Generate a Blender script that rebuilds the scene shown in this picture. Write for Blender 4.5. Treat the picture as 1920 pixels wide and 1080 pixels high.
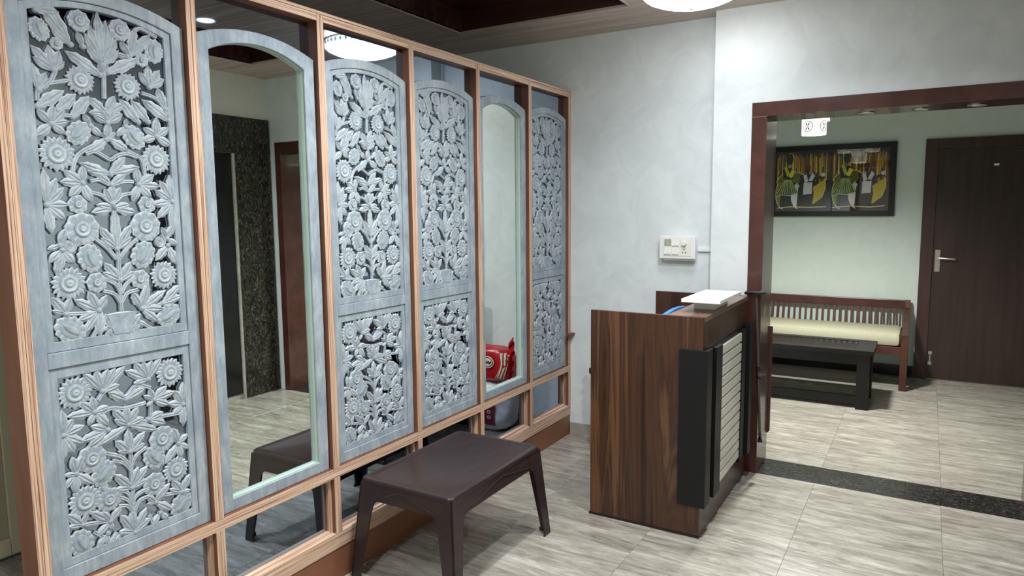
import bpy, bmesh, math, random
from mathutils import Vector, Matrix
for o in list(bpy.data.objects): bpy.data.objects.remove(o, do_unlink=True)
S = bpy.context.scene
COL = S.collection
random.seed(7)
R = math.radians
# ------------------------------------------------------------------ camera, world, exposure
def cam_axes(yaw, pitch, roll):
    f = Vector((-math.sin(yaw)*math.cos(pitch), math.cos(yaw)*math.cos(pitch), math.sin(pitch)))
    r = Vector((math.cos(yaw), math.sin(yaw), 0)); u = r.cross(f)
    c, s = math.cos(roll), math.sin(roll)
    return c*r+s*u, -s*r+c*u, f
_r, _u, _f = cam_axes(0.5381, -0.1116, -0.0088)
cd = bpy.data.cameras.new('camera'); cam = bpy.data.objects.new('camera', cd); COL.objects.link(cam)
cam.matrix_world = Matrix(((_r.x,_u.x,-_f.x,2.1341),(_r.y,_u.y,-_f.y,-0.0806),(_r.z,_u.z,-_f.z,1.6),(0,0,0,1)))
cd.sensor_width = 36; cd.lens = 1303.6/1920*36; cd.clip_start = 0.02
S.camera = cam
W = bpy.data.worlds.new('world'); S.world = W; W.use_nodes = True
W.node_tree.nodes['Background'].inputs[0].default_value = (0.8,0.85,0.9,1); W.node_tree.nodes['Background'].inputs[1].default_value = 0.05
vs = S.view_settings; vs.view_transform = 'Standard'; vs.look = 'None'; vs.gamma = 1; vs.use_curve_mapping = False; vs.exposure = 0.45
CHANDELIER = 17.0      # emission of the crystal ceiling lamp
DOWNLIGHT = 33.0       # watts of each recessed ceiling downlight
PENDANT = 46.0         # watts of the pendant cluster in the hall

# ------------------------------------------------------------------ helpers
def lin(h):
    v = [int(h[i:i+2],16)/255 for i in (1,3,5)]
    return tuple(c/12.92 if c<=.04045 else ((c+.055)/1.055)**2.4 for c in v)+(1,)
class MB:
    def __init__(s): s.v=[]; s.f=[]; s.m=[]; s.a={}
    def quad(s,*ix,m=0): s.f.append(tuple(ix)); s.m.append(m)
    def box(s,a,b,m=0,front=None):
        x0,y0,z0=a; x1,y1,z1=b; n=len(s.v)
        s.v+=[(x0,y0,z0),(x1,y0,z0),(x1,y1,z0),(x0,y1,z0),(x0,y0,z1),(x1,y0,z1),(x1,y1,z1),(x0,y1,z1)]
        for k,q in enumerate(((0,3,2,1),(4,5,6,7),(0,1,5,4),(1,2,6,5),(2,3,7,6),(3,0,4,7))):
            s.f.append(tuple(n+i for i in q)); s.m.append(front if (front is not None and k==3) else m)
        return s
    def prism(s,poly,axis,a,b,m=0,mside=None):
        # poly of 2-D points extruded along axis from a to b
        n=len(s.v); k=len(poly)
        def P(p,t): return {'x':(t,p[0],p[1]),'y':(p[0],t,p[1]),'z':(p[0],p[1],t)}[axis]
        s.v+=[P(p,a) for p in poly]+[P(p,b) for p in poly]
        s.f.append(tuple(n+i for i in range(k))[::-1]); s.m.append(m)
        s.f.append(tuple(n+k+i for i in range(k))); s.m.append(m)
        for i in range(k):
            j=(i+1)%k; s.f.append((n+i,n+j,n+k+j,n+k+i)); s.m.append(m if mside is None else mside)
        return s
    def tube(s,pts,rad,seg=8,m=0,cap=True):
        pts=[Vector(p) for p in pts]; n=len(s.v); k=len(pts)
        rads=rad if isinstance(rad,(list,tuple)) else [rad]*k
        ref=None
        for i,p in enumerate(pts):
            d=(pts[min(i+1,k-1)]-pts[max(i-1,0)]).normalized()
            a=d.cross(Vector((0,0,1)))
            if a.length<.05: a=d.cross(Vector((0,1,0)))
            a.normalize()
            if ref is not None and a.dot(ref)<0: a=-a
            ref=a; b=d.cross(a)
            for j in range(seg):
                t=2*math.pi*j/seg; q=p+(a*math.cos(t)+b*math.sin(t))*rads[i]; s.v.append(tuple(q))
        for i in range(k-1):
            for j in range(seg):
                jj=(j+1)%seg; s.f.append((n+i*seg+j,n+i*seg+jj,n+(i+1)*seg+jj,n+(i+1)*seg+j)); s.m.append(m)
        if cap:
            s.f.append(tuple(n+j for j in range(seg))[::-1]); s.m.append(m)
            s.f.append(tuple(n+(k-1)*seg+j for j in range(seg))); s.m.append(m)
        return s
    def lathe(s,prof,c=(0,0,0),seg=24,m=0):
        # prof: (radius, z)
        n=len(s.v); k=len(prof)
        for r,z in prof:
            for j in range(seg):
                t=2*math.pi*j/seg; s.v.append((c[0]+r*math.cos(t),c[1]+r*math.sin(t),c[2]+z))
        for i in range(k-1):
            for j in range(seg):
                jj=(j+1)%seg; s.f.append((n+i*seg+j,n+i*seg+jj,n+(i+1)*seg+jj,n+(i+1)*seg+j)); s.m.append(m)
        return s
    def mesh(s,name,mats,smooth=False,recalc=True,bevel=0,bseg=2):
        me=bpy.data.meshes.new(name); me.from_pydata(s.v,[],s.f)
        for m in (mats if isinstance(mats,(list,tuple)) else [mats]): me.materials.append(m)
        me.polygons.foreach_set('material_index',s.m)
        if s.a:
            at=me.attributes.new('wear','FLOAT','POINT'); at.data.foreach_set('value',[s.a.get(i,0.) for i in range(len(s.v))])
        bm=bmesh.new(); bm.from_mesh(me)
        if recalc: bmesh.ops.recalc_face_normals(bm,faces=bm.faces)
        if bevel:
            ed=[e for e in bm.edges if len(e.link_faces)==2 and e.calc_face_angle(0)>.6]
            bmesh.ops.bevel(bm,geom=ed,offset=bevel,segments=bseg,profile=.5,affect='EDGES',clamp_overlap=True)
        bm.to_mesh(me); bm.free()
        if smooth:
            me.polygons.foreach_set('use_smooth',[True]*len(me.polygons))
            try: me.set_sharp_from_angle(angle=R(40))
            except Exception: pass
        me.update(); return me
def link(name, me, parent=None, loc=None):
    o=bpy.data.objects.new(name,me); COL.objects.link(o)
    if parent is not None: o.parent=parent
    if loc is not None: o.location=loc
    return o
def tag(o,label=None,cat=None,group=None,kind=None):
    if label: o['label']=label
    if cat: o['category']=cat
    if group: o['group']=group
    if kind: o['kind']=kind
    return o
def thing(name,loc,label,cat,group=None):
    o=bpy.data.objects.new(name,None); COL.objects.link(o); o.location=loc; o.empty_display_size=.05
    return tag(o,label,cat,group)
def part(name,mb,mats,parent,smooth=False,bevel=0,**k):
    # mb holds world coordinates; parent empties only translate
    me=mb.mesh(name,mats,smooth=smooth,bevel=bevel)
    o=link(name,me,parent)
    p=parent; off=Vector((0,0,0))
    while p is not None: off+=Vector(p.location); p=p.parent
    me.transform(Matrix.Translation(-off)); return o
def structure(name,mb,mats,**k):
    o=link(name,mb.mesh(name,mats,**k)); o['kind']='structure'; return o

# ------------------------------------------------------------------ materials
def mat(name,col,rough=.5,metal=0,spec=.5,coat=0,coatr=.03):
    m=bpy.data.materials.new(name); m.use_nodes=True; b=m.node_tree.nodes['Principled BSDF']
    c=lin(col) if isinstance(col,str) else col
    b.inputs['Base Color'].default_value=c; b.inputs['Roughness'].default_value=rough; b.inputs['Metallic'].default_value=metal
    b.inputs['Specular IOR Level'].default_value=spec; b.inputs['Coat Weight'].default_value=coat; b.inputs['Coat Roughness'].default_value=coatr
    return m
def nd(m,t,**k):
    n=m.node_tree.nodes.new(t)
    for a,v in k.items(): setattr(n,a,v)
    return n
def lk(m,a,b): m.node_tree.links.new(a,b)
def bsdf(m): return m.node_tree.nodes['Principled BSDF']
def coords(m,scale,space='object',rnd=False):
    mp=nd(m,'ShaderNodeMapping'); mp.inputs['Scale'].default_value=scale
    if space=='world': g=nd(m,'ShaderNodeNewGeometry'); lk(m,g.outputs['Position'],mp.inputs['Vector'])
    else: g=nd(m,'ShaderNodeTexCoord'); lk(m,g.outputs['Object'],mp.inputs['Vector'])
    if rnd:
        oi=nd(m,'ShaderNodeObjectInfo'); mu=nd(m,'ShaderNodeMath',operation='MULTIPLY'); mu.inputs[1].default_value=37
        lk(m,oi.outputs['Random'],mu.inputs[0]); lk(m,mu.outputs[0],mp.inputs['Location'])
    return mp.outputs['Vector']
def noise(m,vec,scale=1,detail=5,rough=.55,dist=0):
    n=nd(m,'ShaderNodeTexNoise'); n.inputs['Scale'].default_value=scale; n.inputs['Detail'].default_value=detail
    n.inputs['Roughness'].default_value=rough; n.inputs['Distortion'].default_value=dist; lk(m,vec,n.inputs['Vector']); return n.outputs['Fac']
def ramp(m,fac,stops):
    r=nd(m,'ShaderNodeValToRGB'); e=r.color_ramp.elements
    while len(e)<len(stops): e.new(.5)
    for i,(p,c) in enumerate(stops): e[i].position=p; e[i].color=lin(c) if isinstance(c,str) else c
    lk(m,fac,r.inputs[0]); return r.outputs[0]
def bump(m,fac,strength=.2,dist=.01):
    b=nd(m,'ShaderNodeBump'); b.inputs['Strength'].default_value=strength; b.inputs['Distance'].default_value=dist
    lk(m,fac,b.inputs['Height']); lk(m,b.outputs[0],bsdf(m).inputs['Normal'])
def grain(name,scale,stops,rough=.5,space='object',dist=.6,detail=6,bmp=0,rnd=False,coat=0,spec=.5):
    m=mat(name,'#808080',rough,coat=coat,spec=spec); v=coords(m,scale,space,rnd); f=noise(m,v,1,detail,.6,dist)
    lk(m,ramp(m,f,stops),bsdf(m).inputs['Base Color'])
    if bmp: bump(m,f,bmp,.004)
    return m
def emit(name,col,strength):
    m=mat(name,col,.4); b=bsdf(m); b.inputs['Emission Color'].default_value=lin(col); b.inputs['Emission Strength'].default_value=strength; return m
def rampval(m,fac,a,b):
    r=nd(m,'ShaderNodeMapRange'); r.inputs['To Min'].default_value=a; r.inputs['To Max'].default_value=b; r.inputs['From Min'].default_value=.3; r.inputs['From Max'].default_value=.7
    lk(m,fac,r.inputs[0]); return r.outputs[0]

def wall_paint(name,a,b,ra,rb):
    m=mat(name,a,.4); v=coords(m,(1,1,1),'world')
    f=noise(m,v,5,5,.6,1.4); lk(m,ramp(m,f,[(.35,a),(.65,b)]),bsdf(m).inputs['Base Color'])
    lk(m,rampval(m,f,ra,rb),bsdf(m).inputs['Roughness']); bump(m,noise(m,v,9,4,.55,1.0),.08,.02); return m
M={}
M['wall']=wall_paint('pearl_wall_paint','#d3dadc','#dde4e5',.30,.46)
M['wall_cream']=wall_paint('cream_wall_paint','#cfd0c0','#d6d6c8',.45,.6)
M['wall_green']=wall_paint('pale_green_wall_paint','#c3cec6','#c9d3cc',.5,.65)
M['white']=mat('white_plastic','#e6e8e8',.35)
M['white2']=mat('off_white_laminate','#e4e3d8',.4)
M['grey_line']=mat('dark_gap','#20211f',.6)
def floor_tile():
    m=mat('travertine_tile','#aaaaaa',.22,spec=.45); v=coords(m,(1.3,11,1),'object',True)
    f=noise(m,v,1.6,9,.68,.9); v2=coords(m,(5,26,1),'object',True); f2=noise(m,v2,1,6,.7,1.5)
    mx=nd(m,'ShaderNodeMix',data_type='FLOAT'); mx.inputs[0].default_value=.42; lk(m,f,mx.inputs[2]); lk(m,f2,mx.inputs[3])
    c=ramp(m,mx.outputs[0],[(.3,'#58544d'),(.42,'#7f7a70'),(.52,'#979388'),(.62,'#b0ada4'),(.72,'#d2d0ca')])
    lk(m,c,bsdf(m).inputs['Base Color']); lk(m,rampval(m,f2,.2,.34),bsdf(m).inputs['Roughness']); return m
M['tile']=floor_tile()
M['grout']=mat('grout','#8d8a80',.8)
M['skirt']=grain('grey_stone_skirting',(6,6,12),[(.3,'#8e8a7e'),(.7,'#b0aca0')],.35,'world')
def granite():
    m=mat('black_granite','#1a1917',.2,spec=.3); v=coords(m,(11,22,11),'world'); f=noise(m,v,1.3,8,.75,2.6)
    lk(m,ramp(m,f,[(.40,'#131211'),(.50,'#26241f'),(.58,'#4d483c'),(.68,'#8f8877')]),bsdf(m).inputs['Base Color']); return m
M['granite']=granite()
M['granite_strip']=grain('black_granite_threshold',(38,90,38),[(.42,'#151514'),(.55,'#2b2a27'),(.66,'#55524a'),(.75,'#7d786c')],.25,'world',1.5,6,spec=.4)
M['granite_dark']=grain('dark_granite',(14,14,8),[(.4,'#0e0d0e'),(.7,'#1d1c1d')],.18,'world')
M['ply_v']=grain('plywood_edge_vertical',(60,330,2.2),[(.33,'#6d4636'),(.42,'#a57f68'),(.52,'#c7a68c'),(.64,'#d9c0a9'),(.74,'#a67f66')],.6,'world',.15,3,.25)
M['ply_h']=grain('plywood_edge_horizontal',(60,2.2,330),[(.33,'#74503f'),(.42,'#ac8871'),(.52,'#cbad94'),(.64,'#dcc5af'),(.74,'#ae8a71')],.6,'world',.15,3,.25)
M['veneer']=grain('brown_veneer',(8,8,1.2),[(.3,'#5e3a29'),(.7,'#80543d')],.5,'world',.5,4)
M['plinth']=grain('brown_plinth_board',(3,2,6),[(.3,'#6e4631'),(.7,'#8a5c44')],.5,'world',.5,4)
def carved():
    m=mat('whitewashed_blue_grey_wood','#aab4ba',.6,spec=.3); v=coords(m,(1,1,1),'object')
    f=noise(m,v,26,6,.65,.4); c=ramp(m,f,[(.3,'#7c8893'),(.5,'#8d9aa3'),(.68,'#a4afb5')])
    at=nd(m,'ShaderNodeAttribute',attribute_name='wear'); n2=noise(m,v,90,3,.6,.3)
    mu=nd(m,'ShaderNodeMath',operation='MULTIPLY'); lk(m,at.outputs['Fac'],mu.inputs[0]); lk(m,rampval(m,n2,.35,1.0),mu.inputs[1]); pr=mu.outputs[0]
    mx=nd(m,'ShaderNodeMix',data_type='RGBA'); lk(m,pr,mx.inputs[0]); lk(m,c,mx.inputs[6]); mx.inputs[7].default_value=lin('#d2d6d5')
    lk(m,mx.outputs[2],bsdf(m).inputs['Base Color']); bump(m,f,.12,.003); return m
M['carved']=carved()
def frame_paint():
    m=mat('brushed_blue_grey_frame','#98a4ad',.6,spec=.3); v=coords(m,(60,60,14),'object'); f=noise(m,v,1,6,.7,.3)
    v2=coords(m,(1,1,1),'object'); f2=noise(m,v2,7,4,.6,.3)
    mx=nd(m,'ShaderNodeMix',data_type='FLOAT'); mx.inputs[0].default_value=.5; lk(m,f,mx.inputs[2]); lk(m,f2,mx.inputs[3])
    lk(m,ramp(m,mx.outputs[0],[(.33,'#75818d'),(.5,'#8d99a2'),(.66,'#a9b2b6')]),bsdf(m).inputs['Base Color']); bump(m,f,.1,.002); return m
M['frame']=frame_paint()
M['pane']=mat('blue_tinted_reflective_glass',(.32,.39,.48,1),.02,1.0)
M['mirror']=mat('mirror_glass',(.80,.86,.82,1),.0,1.0)
M['mirror_edge']=mat('pale_green_mirror_reveal','#a9bdb4',.35)
M['desk']=grain('dark_walnut_laminate',(10,10,.5),[(.3,'#150c08'),(.40,'#2e1b12'),(.50,'#462b1c'),(.57,'#321f15'),(.66,'#62422c'),(.76,'#432a1c')],.32,'world',1.2,5)
M['desk_top']=grain('walnut_laminate_top',(9,.9,9),[(.35,'#5e4538'),(.65,'#84685a')],.3,'world',.8,5)
M['desk_black']=mat('black_laminate','#0f0f11',.5,spec=.3)
M['slat']=grain('pale_grey_slat',(2,14,30),[(.3,'#d0d1c8'),(.7,'#dfe0d8')],.4,'world')
M['opening']=grain('reddish_brown_frame_laminate',(7,7,7),[(.3,'#40241f'),(.7,'#58352d')],.26,'world',.6,5,coat=.3)
M['door']=grain('dark_wenge_door',(22,22,1.2),[(.3,'#241815'),(.7,'#3a2723')],.4,'world',.4,5)
M['door_frame']=grain('dark_brown_door_frame',(22,22,1.2),[(.3,'#2b1a15'),(.7,'#432a22')],.38,'world',.4,5)
M['stool']=grain('dark_brown_moulded_plastic',(40,6,40),[(.3,'#261b1d'),(.7,'#302527')],.30,'world',.3,4,.06)
M['ceil']=grain('taupe_pvc_ceiling_plank',(1.1,22,8),[(.3,'#9a8478'),(.5,'#b39d8d'),(.7,'#c4afa0')],.2,'world',.5,5,spec=.8)
M['ceil_dark']=grain('dark_brown_ceiling_plank',(1.1,16,8),[(.3,'#2a1714'),(.7,'#4a2a26')],.2,'world',.5,5)
M['ceil_edge']=mat('pale_recess_edge_trim','#b7a69a',.4)
M['far_ceil']=mat('hall_ceiling_white','#c5c6ba',.7)
M['metal']=mat('brushed_steel','#b9b6ae',.3,1)
M['cane']=mat('grey_cane_shaft','#5b5654',.35,.6)
M['rubber']=mat('black_rubber','#131314',.5)
M['bench']=grain('reddish_brown_bench_wood',(9,9,9),[(.3,'#361a11'),(.7,'#4e2a1d')],.35,'world',.5,5)
M['cushion']=grain('pale_yellow_cushion_cloth',(60,60,60),[(.3,'#a9a78c'),(.7,'#b5b399')],.8,'world',.2,3)
M['table']=mat('black_table_wood','#0b0a0a',.35,spec=.35)
M['table_glass']=mat('table_top_glass','#2a2c2b',.06,0,.8)
M['table_edge']=mat('pale_shelf_edge','#8a8781',.4)  # front edge of the shelf, paler than the black table
M['blue']=mat('blue_plastic_folder','#2f7fbf',.35)
M['cream_alu']=mat('cream_powder_coat','#c9c4a8',.45)
M['cream_panel']=mat('cream_door_panel','#a8a28c',.4)
M['knot']=mat('brown_peg_wood','#6b4128',.6)
M['shade']=emit('frosted_lamp_shade','#f4f6e8',1.1)
M['shade_print']=mat('black_motif_print','#16201a',.6)
M['crystal']=mat('clear_crystal',(.9,.9,.9,1),.05,0,.9)
M['chand']=emit('lit_frosted_bowl','#f3f8fc',CHANDELIER)
M['chand_band']=emit('lit_crystal_band','#f3f8fc',CHANDELIER*.12)
M['chrome']=mat('gold_chrome','#cfc3a6',.15,1)
M['led']=emit('led_disc','#f2f6ff',20.0)
M['sack']=grain('white_woven_sack',(90,90,90),[(.3,'#c9c9cc'),(.7,'#dcdcde')],.5,'object',.2,3)
M['redbag']=mat('glossy_red_packet','#a81826',.22)
M['print_white']=mat('packet_print_cream','#d8d2c2',.3)
M['print_maroon']=mat('sack_print_maroon','#7a1838',.4)
M['print_dark']=mat('packet_print_dark','#3b2522',.4)

# ================================================================== SETTING
YA, YB, YC = 4.30, 4.171, 4.455          # back wall, wall with the opening (front, back)
XL, XR, YF = -1.5, 2.80, -2.3            # left wall, right wall, wall behind the camera
ZC, ZT = 2.75, 2.95
YD = 7.38                                # far wall of the hall
FX0, FX1 = -0.6, 4.3
structure('wall_back',MB().box((XL-.1,YA,0),(1.007,YA+.1,ZT)),M['wall'])
wm=MB(); wm.box((1.007,YB,0),(1.2287,YC,ZT)); wm.box((1.2287,YB,2.2023),(2.715,YC,ZT)); wm.box((2.715,YB,0),(XR,YC,ZT))
structure('wall_opening',wm,M['wall'])
structure('wall_right',MB().box((XR,YF,0),(XR+.1,YC,ZT)),M['wall_cream'])
structure('wall_left',MB().box((XL-.1,YF,0),(XL,YA,ZT)),M['wall'])
structure('wall_front',MB().box((XL-.1,YF-.1,0),(XR+.1,YF,ZT)),M['wall_cream'])
structure('wall_far',MB().box((FX0,YD,0),(FX1,YD+.1,ZC)),M['wall_green'])
structure('wall_far_left',MB().box((FX0-.1,YA+.1,0),(FX0,YD+.1,ZC)),M['wall_green'])
structure('wall_far_right',MB().box((FX1,YC,0),(FX1+.1,YD+.1,ZC)),M['wall_green'])
structure('wall_far_near',MB().box((XR,YC-.05,0),(FX1,YC,ZC)),M['wall_green'])
structure('ceiling_far',MB().box((FX0,YC,ZC),(FX1,YD+.1,ZC+.1)),M['far_ceil'])
# floor: bed with separate tiles
fl=structure('floor',MB().box((XL-.1,YF,-.06),(FX1,YD,-.006)),M['grout'])
TS=.628; tile_mesh={}
def tile(x0,x1,y0,y1):
    g=.0006; w,d=round(x1-x0-2*g,3),round(y1-y0-2*g,3)
    if w<.02 or d<.02: return
    k=(w,d)
    if k not in tile_mesh: tile_mesh[k]=MB().box((-w/2,-d/2,-.006),(w/2,d/2,0)).mesh('tile',M['tile'],bevel=.0005,bseg=1)
    link('tile',tile_mesh[k],fl,((x0+x1)/2,(y0+y1)/2,0))
def tiles(X0,X1,Y0,Y1,ox,oy):
    i=math.floor((X0-ox)/TS)
    while ox+i*TS<X1-1e-6:
        j=math.floor((Y0-oy)/TS)
        while oy+j*TS<Y1-1e-6:
            tile(max(X0,ox+i*TS),min(X1,ox+(i+1)*TS),max(Y0,oy+j*TS),min(Y1,oy+(j+1)*TS)); j+=1
        i+=1
tiles(XL,XR,-1.2,YB,1.64,3.20); tiles(FX0,FX1,YC,YD,1.645,4.46)
tile(XL,1.0,YB,YA)
# dark stone strip under the opening, three slabs
th=MB(); thr=structure('trim_2',MB().box((1.31,YB+.002,-.006),(2.645,YC-.002,-.004)),M['grout'])
for a,b in ((1.313,2.105),(2.107,2.644)):
    o=link('stone_slab',MB().box((a,YB+.003,-.004),(b,YC-.004,.0015)).mesh('stone_slab',M['granite_strip'],bevel=.001,bseg=1),thr)
# brown lined frame around the opening
fr=bpy.data.objects.new('trim_1',None); COL.objects.link(fr); fr['kind']='structure'; fr.location=(1.23,YB,0)
part('jamb',MB().box((1.2287,YB-.008,0),(1.313,YC+.006,2.1227)),M['opening'],fr,bevel=.0015)
part('jamb',MB().box((2.645,YB-.008,0),(2.715,YC+.006,2.1227)),M['opening'],fr,bevel=.0015)
part('header',MB().box((1.2287,YB-.008,2.1227),(2.715,YC+.006,2.2023)),M['opening'],fr,bevel=.0015)
for x in (1.811,2.067,2.323):
    dl=thing('spot_downlight',(x,4.33,2.1227),'','spotlight','unlit spotlights under the opening header')
    dl['label']={1.811:'small round spotlight in brown header, nearest the lit pendant lamp',2.067:'middle of the three small spotlights under the brown header',2.323:'small round spotlight in brown header, above the dark door'}[x]
    part('rim',MB().lathe([(.024,-.001),(.040,-.006),(.043,-.004),(.043,.0)],(x,4.33,2.1225)),M['metal'],dl,smooth=True)
    part('lens',MB().lathe([(.0005,-.002),(.024,-.002)],(x,4.33,2.1225)),M['white2'],dl)
# skirting
bb=structure('baseboard_back',MB().box((.002,YA-.012,0),(1.007,YA,.088)),M['skirt'],bevel=.001,bseg=1)
structure('baseboard_opening',MB().box((1.009,YB-.011,0),(1.2285,YB,.088)),M['skirt'])
structure('baseboard_far',MB().box((FX0,YD-.012,0),(2.08,YD,.105)),M['granite_dark'])
# ceiling: planks with two recessed trays
ce=structure('ceiling',MB().box((XL-.1,YF,2.90),(XR+.1,YA+.1,ZT)),M['ceil_dark'])
REC=[(-.54,.61,1.15,3.79),(1.72,2.38,1.0,3.69)]
PW=.125; y=YA
while y>YF:
    y0=max(y-PW,YF); xs=[XL,XR]
    segs=[(XL,XR)]
    cuts=[]
    for a,b,c,d in REC:
        if y0<d-1e-4 and y>c+1e-4: cuts.append((a,b,c,d))
    if cuts and any(y>d+1e-4 for *_,d in cuts): ys_=sorted({y0,y}|{d for *_,d in cuts if y0<d<y},reverse=True)
    else: ys_=[y,y0]
    for ya,yb in zip(ys_,ys_[1:]):
        x=XL; spans=[]
        for a,b,c,d in REC:
            if yb<d-1e-4 and ya>c+1e-4: spans.append((x,a)); x=b
        spans.append((x,XR))
        for a,b in spans:
            wid=ya-yb; top=.012
            me=MB().box((a,yb+.0015,ZC),(b,ya-.0015,ZC+top)).mesh('plank',M['ceil'],bevel=.002 if wid>.02 else 0,bseg=1)
            link('plank',me,ce)
    y=y0
for k,(a,b,c,d) in enumerate(REC):
    t=MB()
    for p,q in (((a-.012,c-.012,ZC-.004),(a,d+.012,2.9)),((b,c-.012,ZC-.004),(b+.012,d+.012,2.9)),((a,d,ZC-.004),(b,d+.012,2.9)),((a,c-.012,ZC-.004),(b,c,2.9))): t.box(p,q)
    link('recess_edge',t.mesh('recess_edge',M['ceil_edge']),ce)
    t=MB()
    for p,q in (((a,c,ZC+.01),(a+.006,d,2.9)),((b-.006,c,ZC+.01),(b,d,2.9)),((a,d-.006,ZC+.01),(b,d,2.9)),((a,c,ZC+.01),(b,c+.006,2.9))): t.box(p,q)
    link('recess_lining',t.mesh('recess_lining',M['ceil_dark']),ce)
    x=a+.006
    while x<b-.02:
        x1=min(x+.2,b-.006); link('recess_plank',MB().box((x+.001,c+.006,2.885),(x1-.001,d-.006,2.9)).mesh('recess_plank',M['ceil_dark'],bevel=.002,bseg=1),ce); x=x1
# granite cladding and lift doorway on the right wall (seen in the arched mirror)
gr=structure('trim_3',MB().box((XR-.012,3.0,0),(XR,4.165,2.40)),M['skirt'])
for p,q in (((3.002,3.75),(2.096,2.395)),((3.752,4.160),(2.096,2.395)),((3.79,4.160),(1.161,2.090)),((3.79,4.160),(.217,1.156)),((3.79,4.160),(0,.212)),((3.002,3.10),(0,2.09))):
    link('granite_panel',MB().box((XR-.03,p[0],q[0]),(XR-.012,p[1],q[1])).mesh('granite_panel',M['granite'],bevel=.001,bseg=1),gr)
link('edge_strip',MB().box((XR-.034,3.765,0),(XR-.012,3.787,2.09)).mesh('edge_strip',M['skirt']),gr)
link('lift_door',MB().box((XR-.020,3.102,.05),(XR-.0125,3.763,2.09)).mesh('lift_door',M['granite_dark']),gr)
# left: cream framed sliding door behind the partition's free end
d2=bpy.data.objects.new('door_2',None); COL.objects.link(d2); d2['kind']='structure'; d2.location=(XL,1.0,0)
part('door_panel',MB().box((XL+.005,.30,.10),(XL+.02,1.372,2.15)),M['cream_panel'],d2)
part('stile',MB().box((XL+.0,1.374,.02),(XL+.035,1.44,2.2)),M['cream_alu'],d2,bevel=.002)
part('stile',MB().box((XL+.0,.22,.02),(XL+.035,.298,2.2)),M['cream_alu'],d2,bevel=.002)
part('bottom_rail',MB().box((XL+.0,.30,.02),(XL+.035,1.372,.098)),M['cream_alu'],d2,bevel=.002)
part('top_rail',MB().box((XL+.0,.30,2.152),(XL+.035,1.372,2.2)),M['cream_alu'],d2,bevel=.002)
# far door
d1=bpy.data.objects.new('door_1',None); COL.objects.link(d1); d1['kind']='structure'; d1.location=(2.6,YD,0)
part('door_frame',MB().box((2.085,YD-.03,0),(2.185,YD,2.205)).box((3.07,YD-.03,0),(3.17,YD,2.205)).box((2.185,YD-.03,2.115),(3.07,YD,2.205)),M['door_frame'],d1,bevel=.002)
lf=part('leaf',MB().box((2.188,YD-.016,.008),(3.067,YD-.002,2.112)),M['door'],d1,bevel=.001)
yh=YD-.016
h=part('handle',MB().box((2.205,yh-.006,1.005),(2.247,yh,1.205)),M['metal'],d1,bevel=.002)
o=link('lever',MB().tube([(2.226,yh-.005,1.13),(2.226,yh-.05,1.13),(2.24,yh-.055,1.13),(2.36,yh-.055,1.128)],.0085,8).mesh('lever',M['metal'],smooth=True),h); o.matrix_parent_inverse=Matrix.Translation(-Vector((2.6,YD,0)))
bl=part('bolt',MB().box((2.196,yh-.008,.135),(2.226,yh,.165)).box((2.206,yh-.012,.16),(2.216,yh-.002,.245)).box((2.196,yh-.006,.235),(2.226,yh,.262)),M['metal'],d1,bevel=.001)
plate=part('number_plate',MB().box((2.606,yh-.002,1.950),(2.644,yh,1.967)),M['white'],d1)

# ------------------------------------------------------------------ lamps
def ceiling_lamp():
    X,Y=LAMP=(1.06,3.50)
    t=thing('crystal_ceiling_lamp',(X,Y,ZC),'round crystal ceiling lamp glowing white beneath the brown plank ceiling','ceiling lamp')
    part('base',MB().lathe([(.001,-.0005),(.09,-.0005),(.10,-.008),(.10,-.018),(.08,-.022),(.001,-.022)],(X,Y,ZC),40),M['chrome'],t,smooth=True)
    part('crystal_band',MB().lathe([(.232,-.024),(.240,-.030),(.241,-.084)],(X,Y,ZC),40),M['chand_band'],t,smooth=True)
    part('bowl',MB().lathe([(.2405,-.0845),(.224,-.098),(.185,-.115),(.13,-.131),(.07,-.142),(.001,-.146)],(X,Y,ZC),40),M['chand'],t,smooth=True)
    part('rim',MB().lathe([(.243,-.040),(.252,-.038),(.254,-.044),(.246,-.048),(.243,-.047),(.243,-.040)],(X,Y,ZC),40),M['chrome'],t,smooth=True)
    cr=MB()
    for k in range(40):
        a=2*math.pi*k/40; cr.lathe([(.0005,.012),(.008,.0),(.0005,-.016)],(X+.247*math.cos(a),Y+.247*math.sin(a),ZC-.062),6)
    o=part('crystal_drops',cr,M['crystal'],t); o['kind']='stuff'
    o=part('finial',MB().lathe([(.0005,-.160),(.008,-.154),(.006,-.147),(.0005,-.145)],(X,Y,ZC),12),M['chrome'],t,smooth=True)
ceiling_lamp()
def downlight(x,y,z,label,power):
    t=thing('recessed_downlight',(x,y,z),label,'downlight','round recessed ceiling downlights')
    part('rim',MB().lathe([(.045,-.001),(.055,-.006),(.06,-.004),(.06,.0)],(x,y,z),24),M['white'],t,smooth=True)
    part('led_disc',MB().lathe([(.0005,-.002),(.045,-.002)],(x,y,z),24),M['led'],t)
    l=bpy.data.lights.new('downlight_beam','AREA'); l.shape='DISK'; l.size=.10; l.energy=power; l.color=(.97,.985,1); l.spread=R(150)
    o=bpy.data.objects.new('downlight_beam',l); COL.objects.link(o); o.parent=t; o.location=(0,0,-.012)
downlight(1.55,2.70,ZC,'recessed ceiling downlight ahead of the camera between the two ceiling trays',DOWNLIGHT*.55)
downlight(.85,1.95,ZC,'recessed ceiling downlight over the plastic stool between the two ceiling trays',DOWNLIGHT*.75)
downlight(1.05,.45,ZC,'recessed ceiling downlight in front of the nearest carved panel',DOWNLIGHT*.6)
downlight(2.58,1.9,ZC,'added ceiling downlight brightening the right wall near the granite cladding',DOWNLIGHT*.25)  # added lamp, lifts the cream wall that the mirror shows
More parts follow.
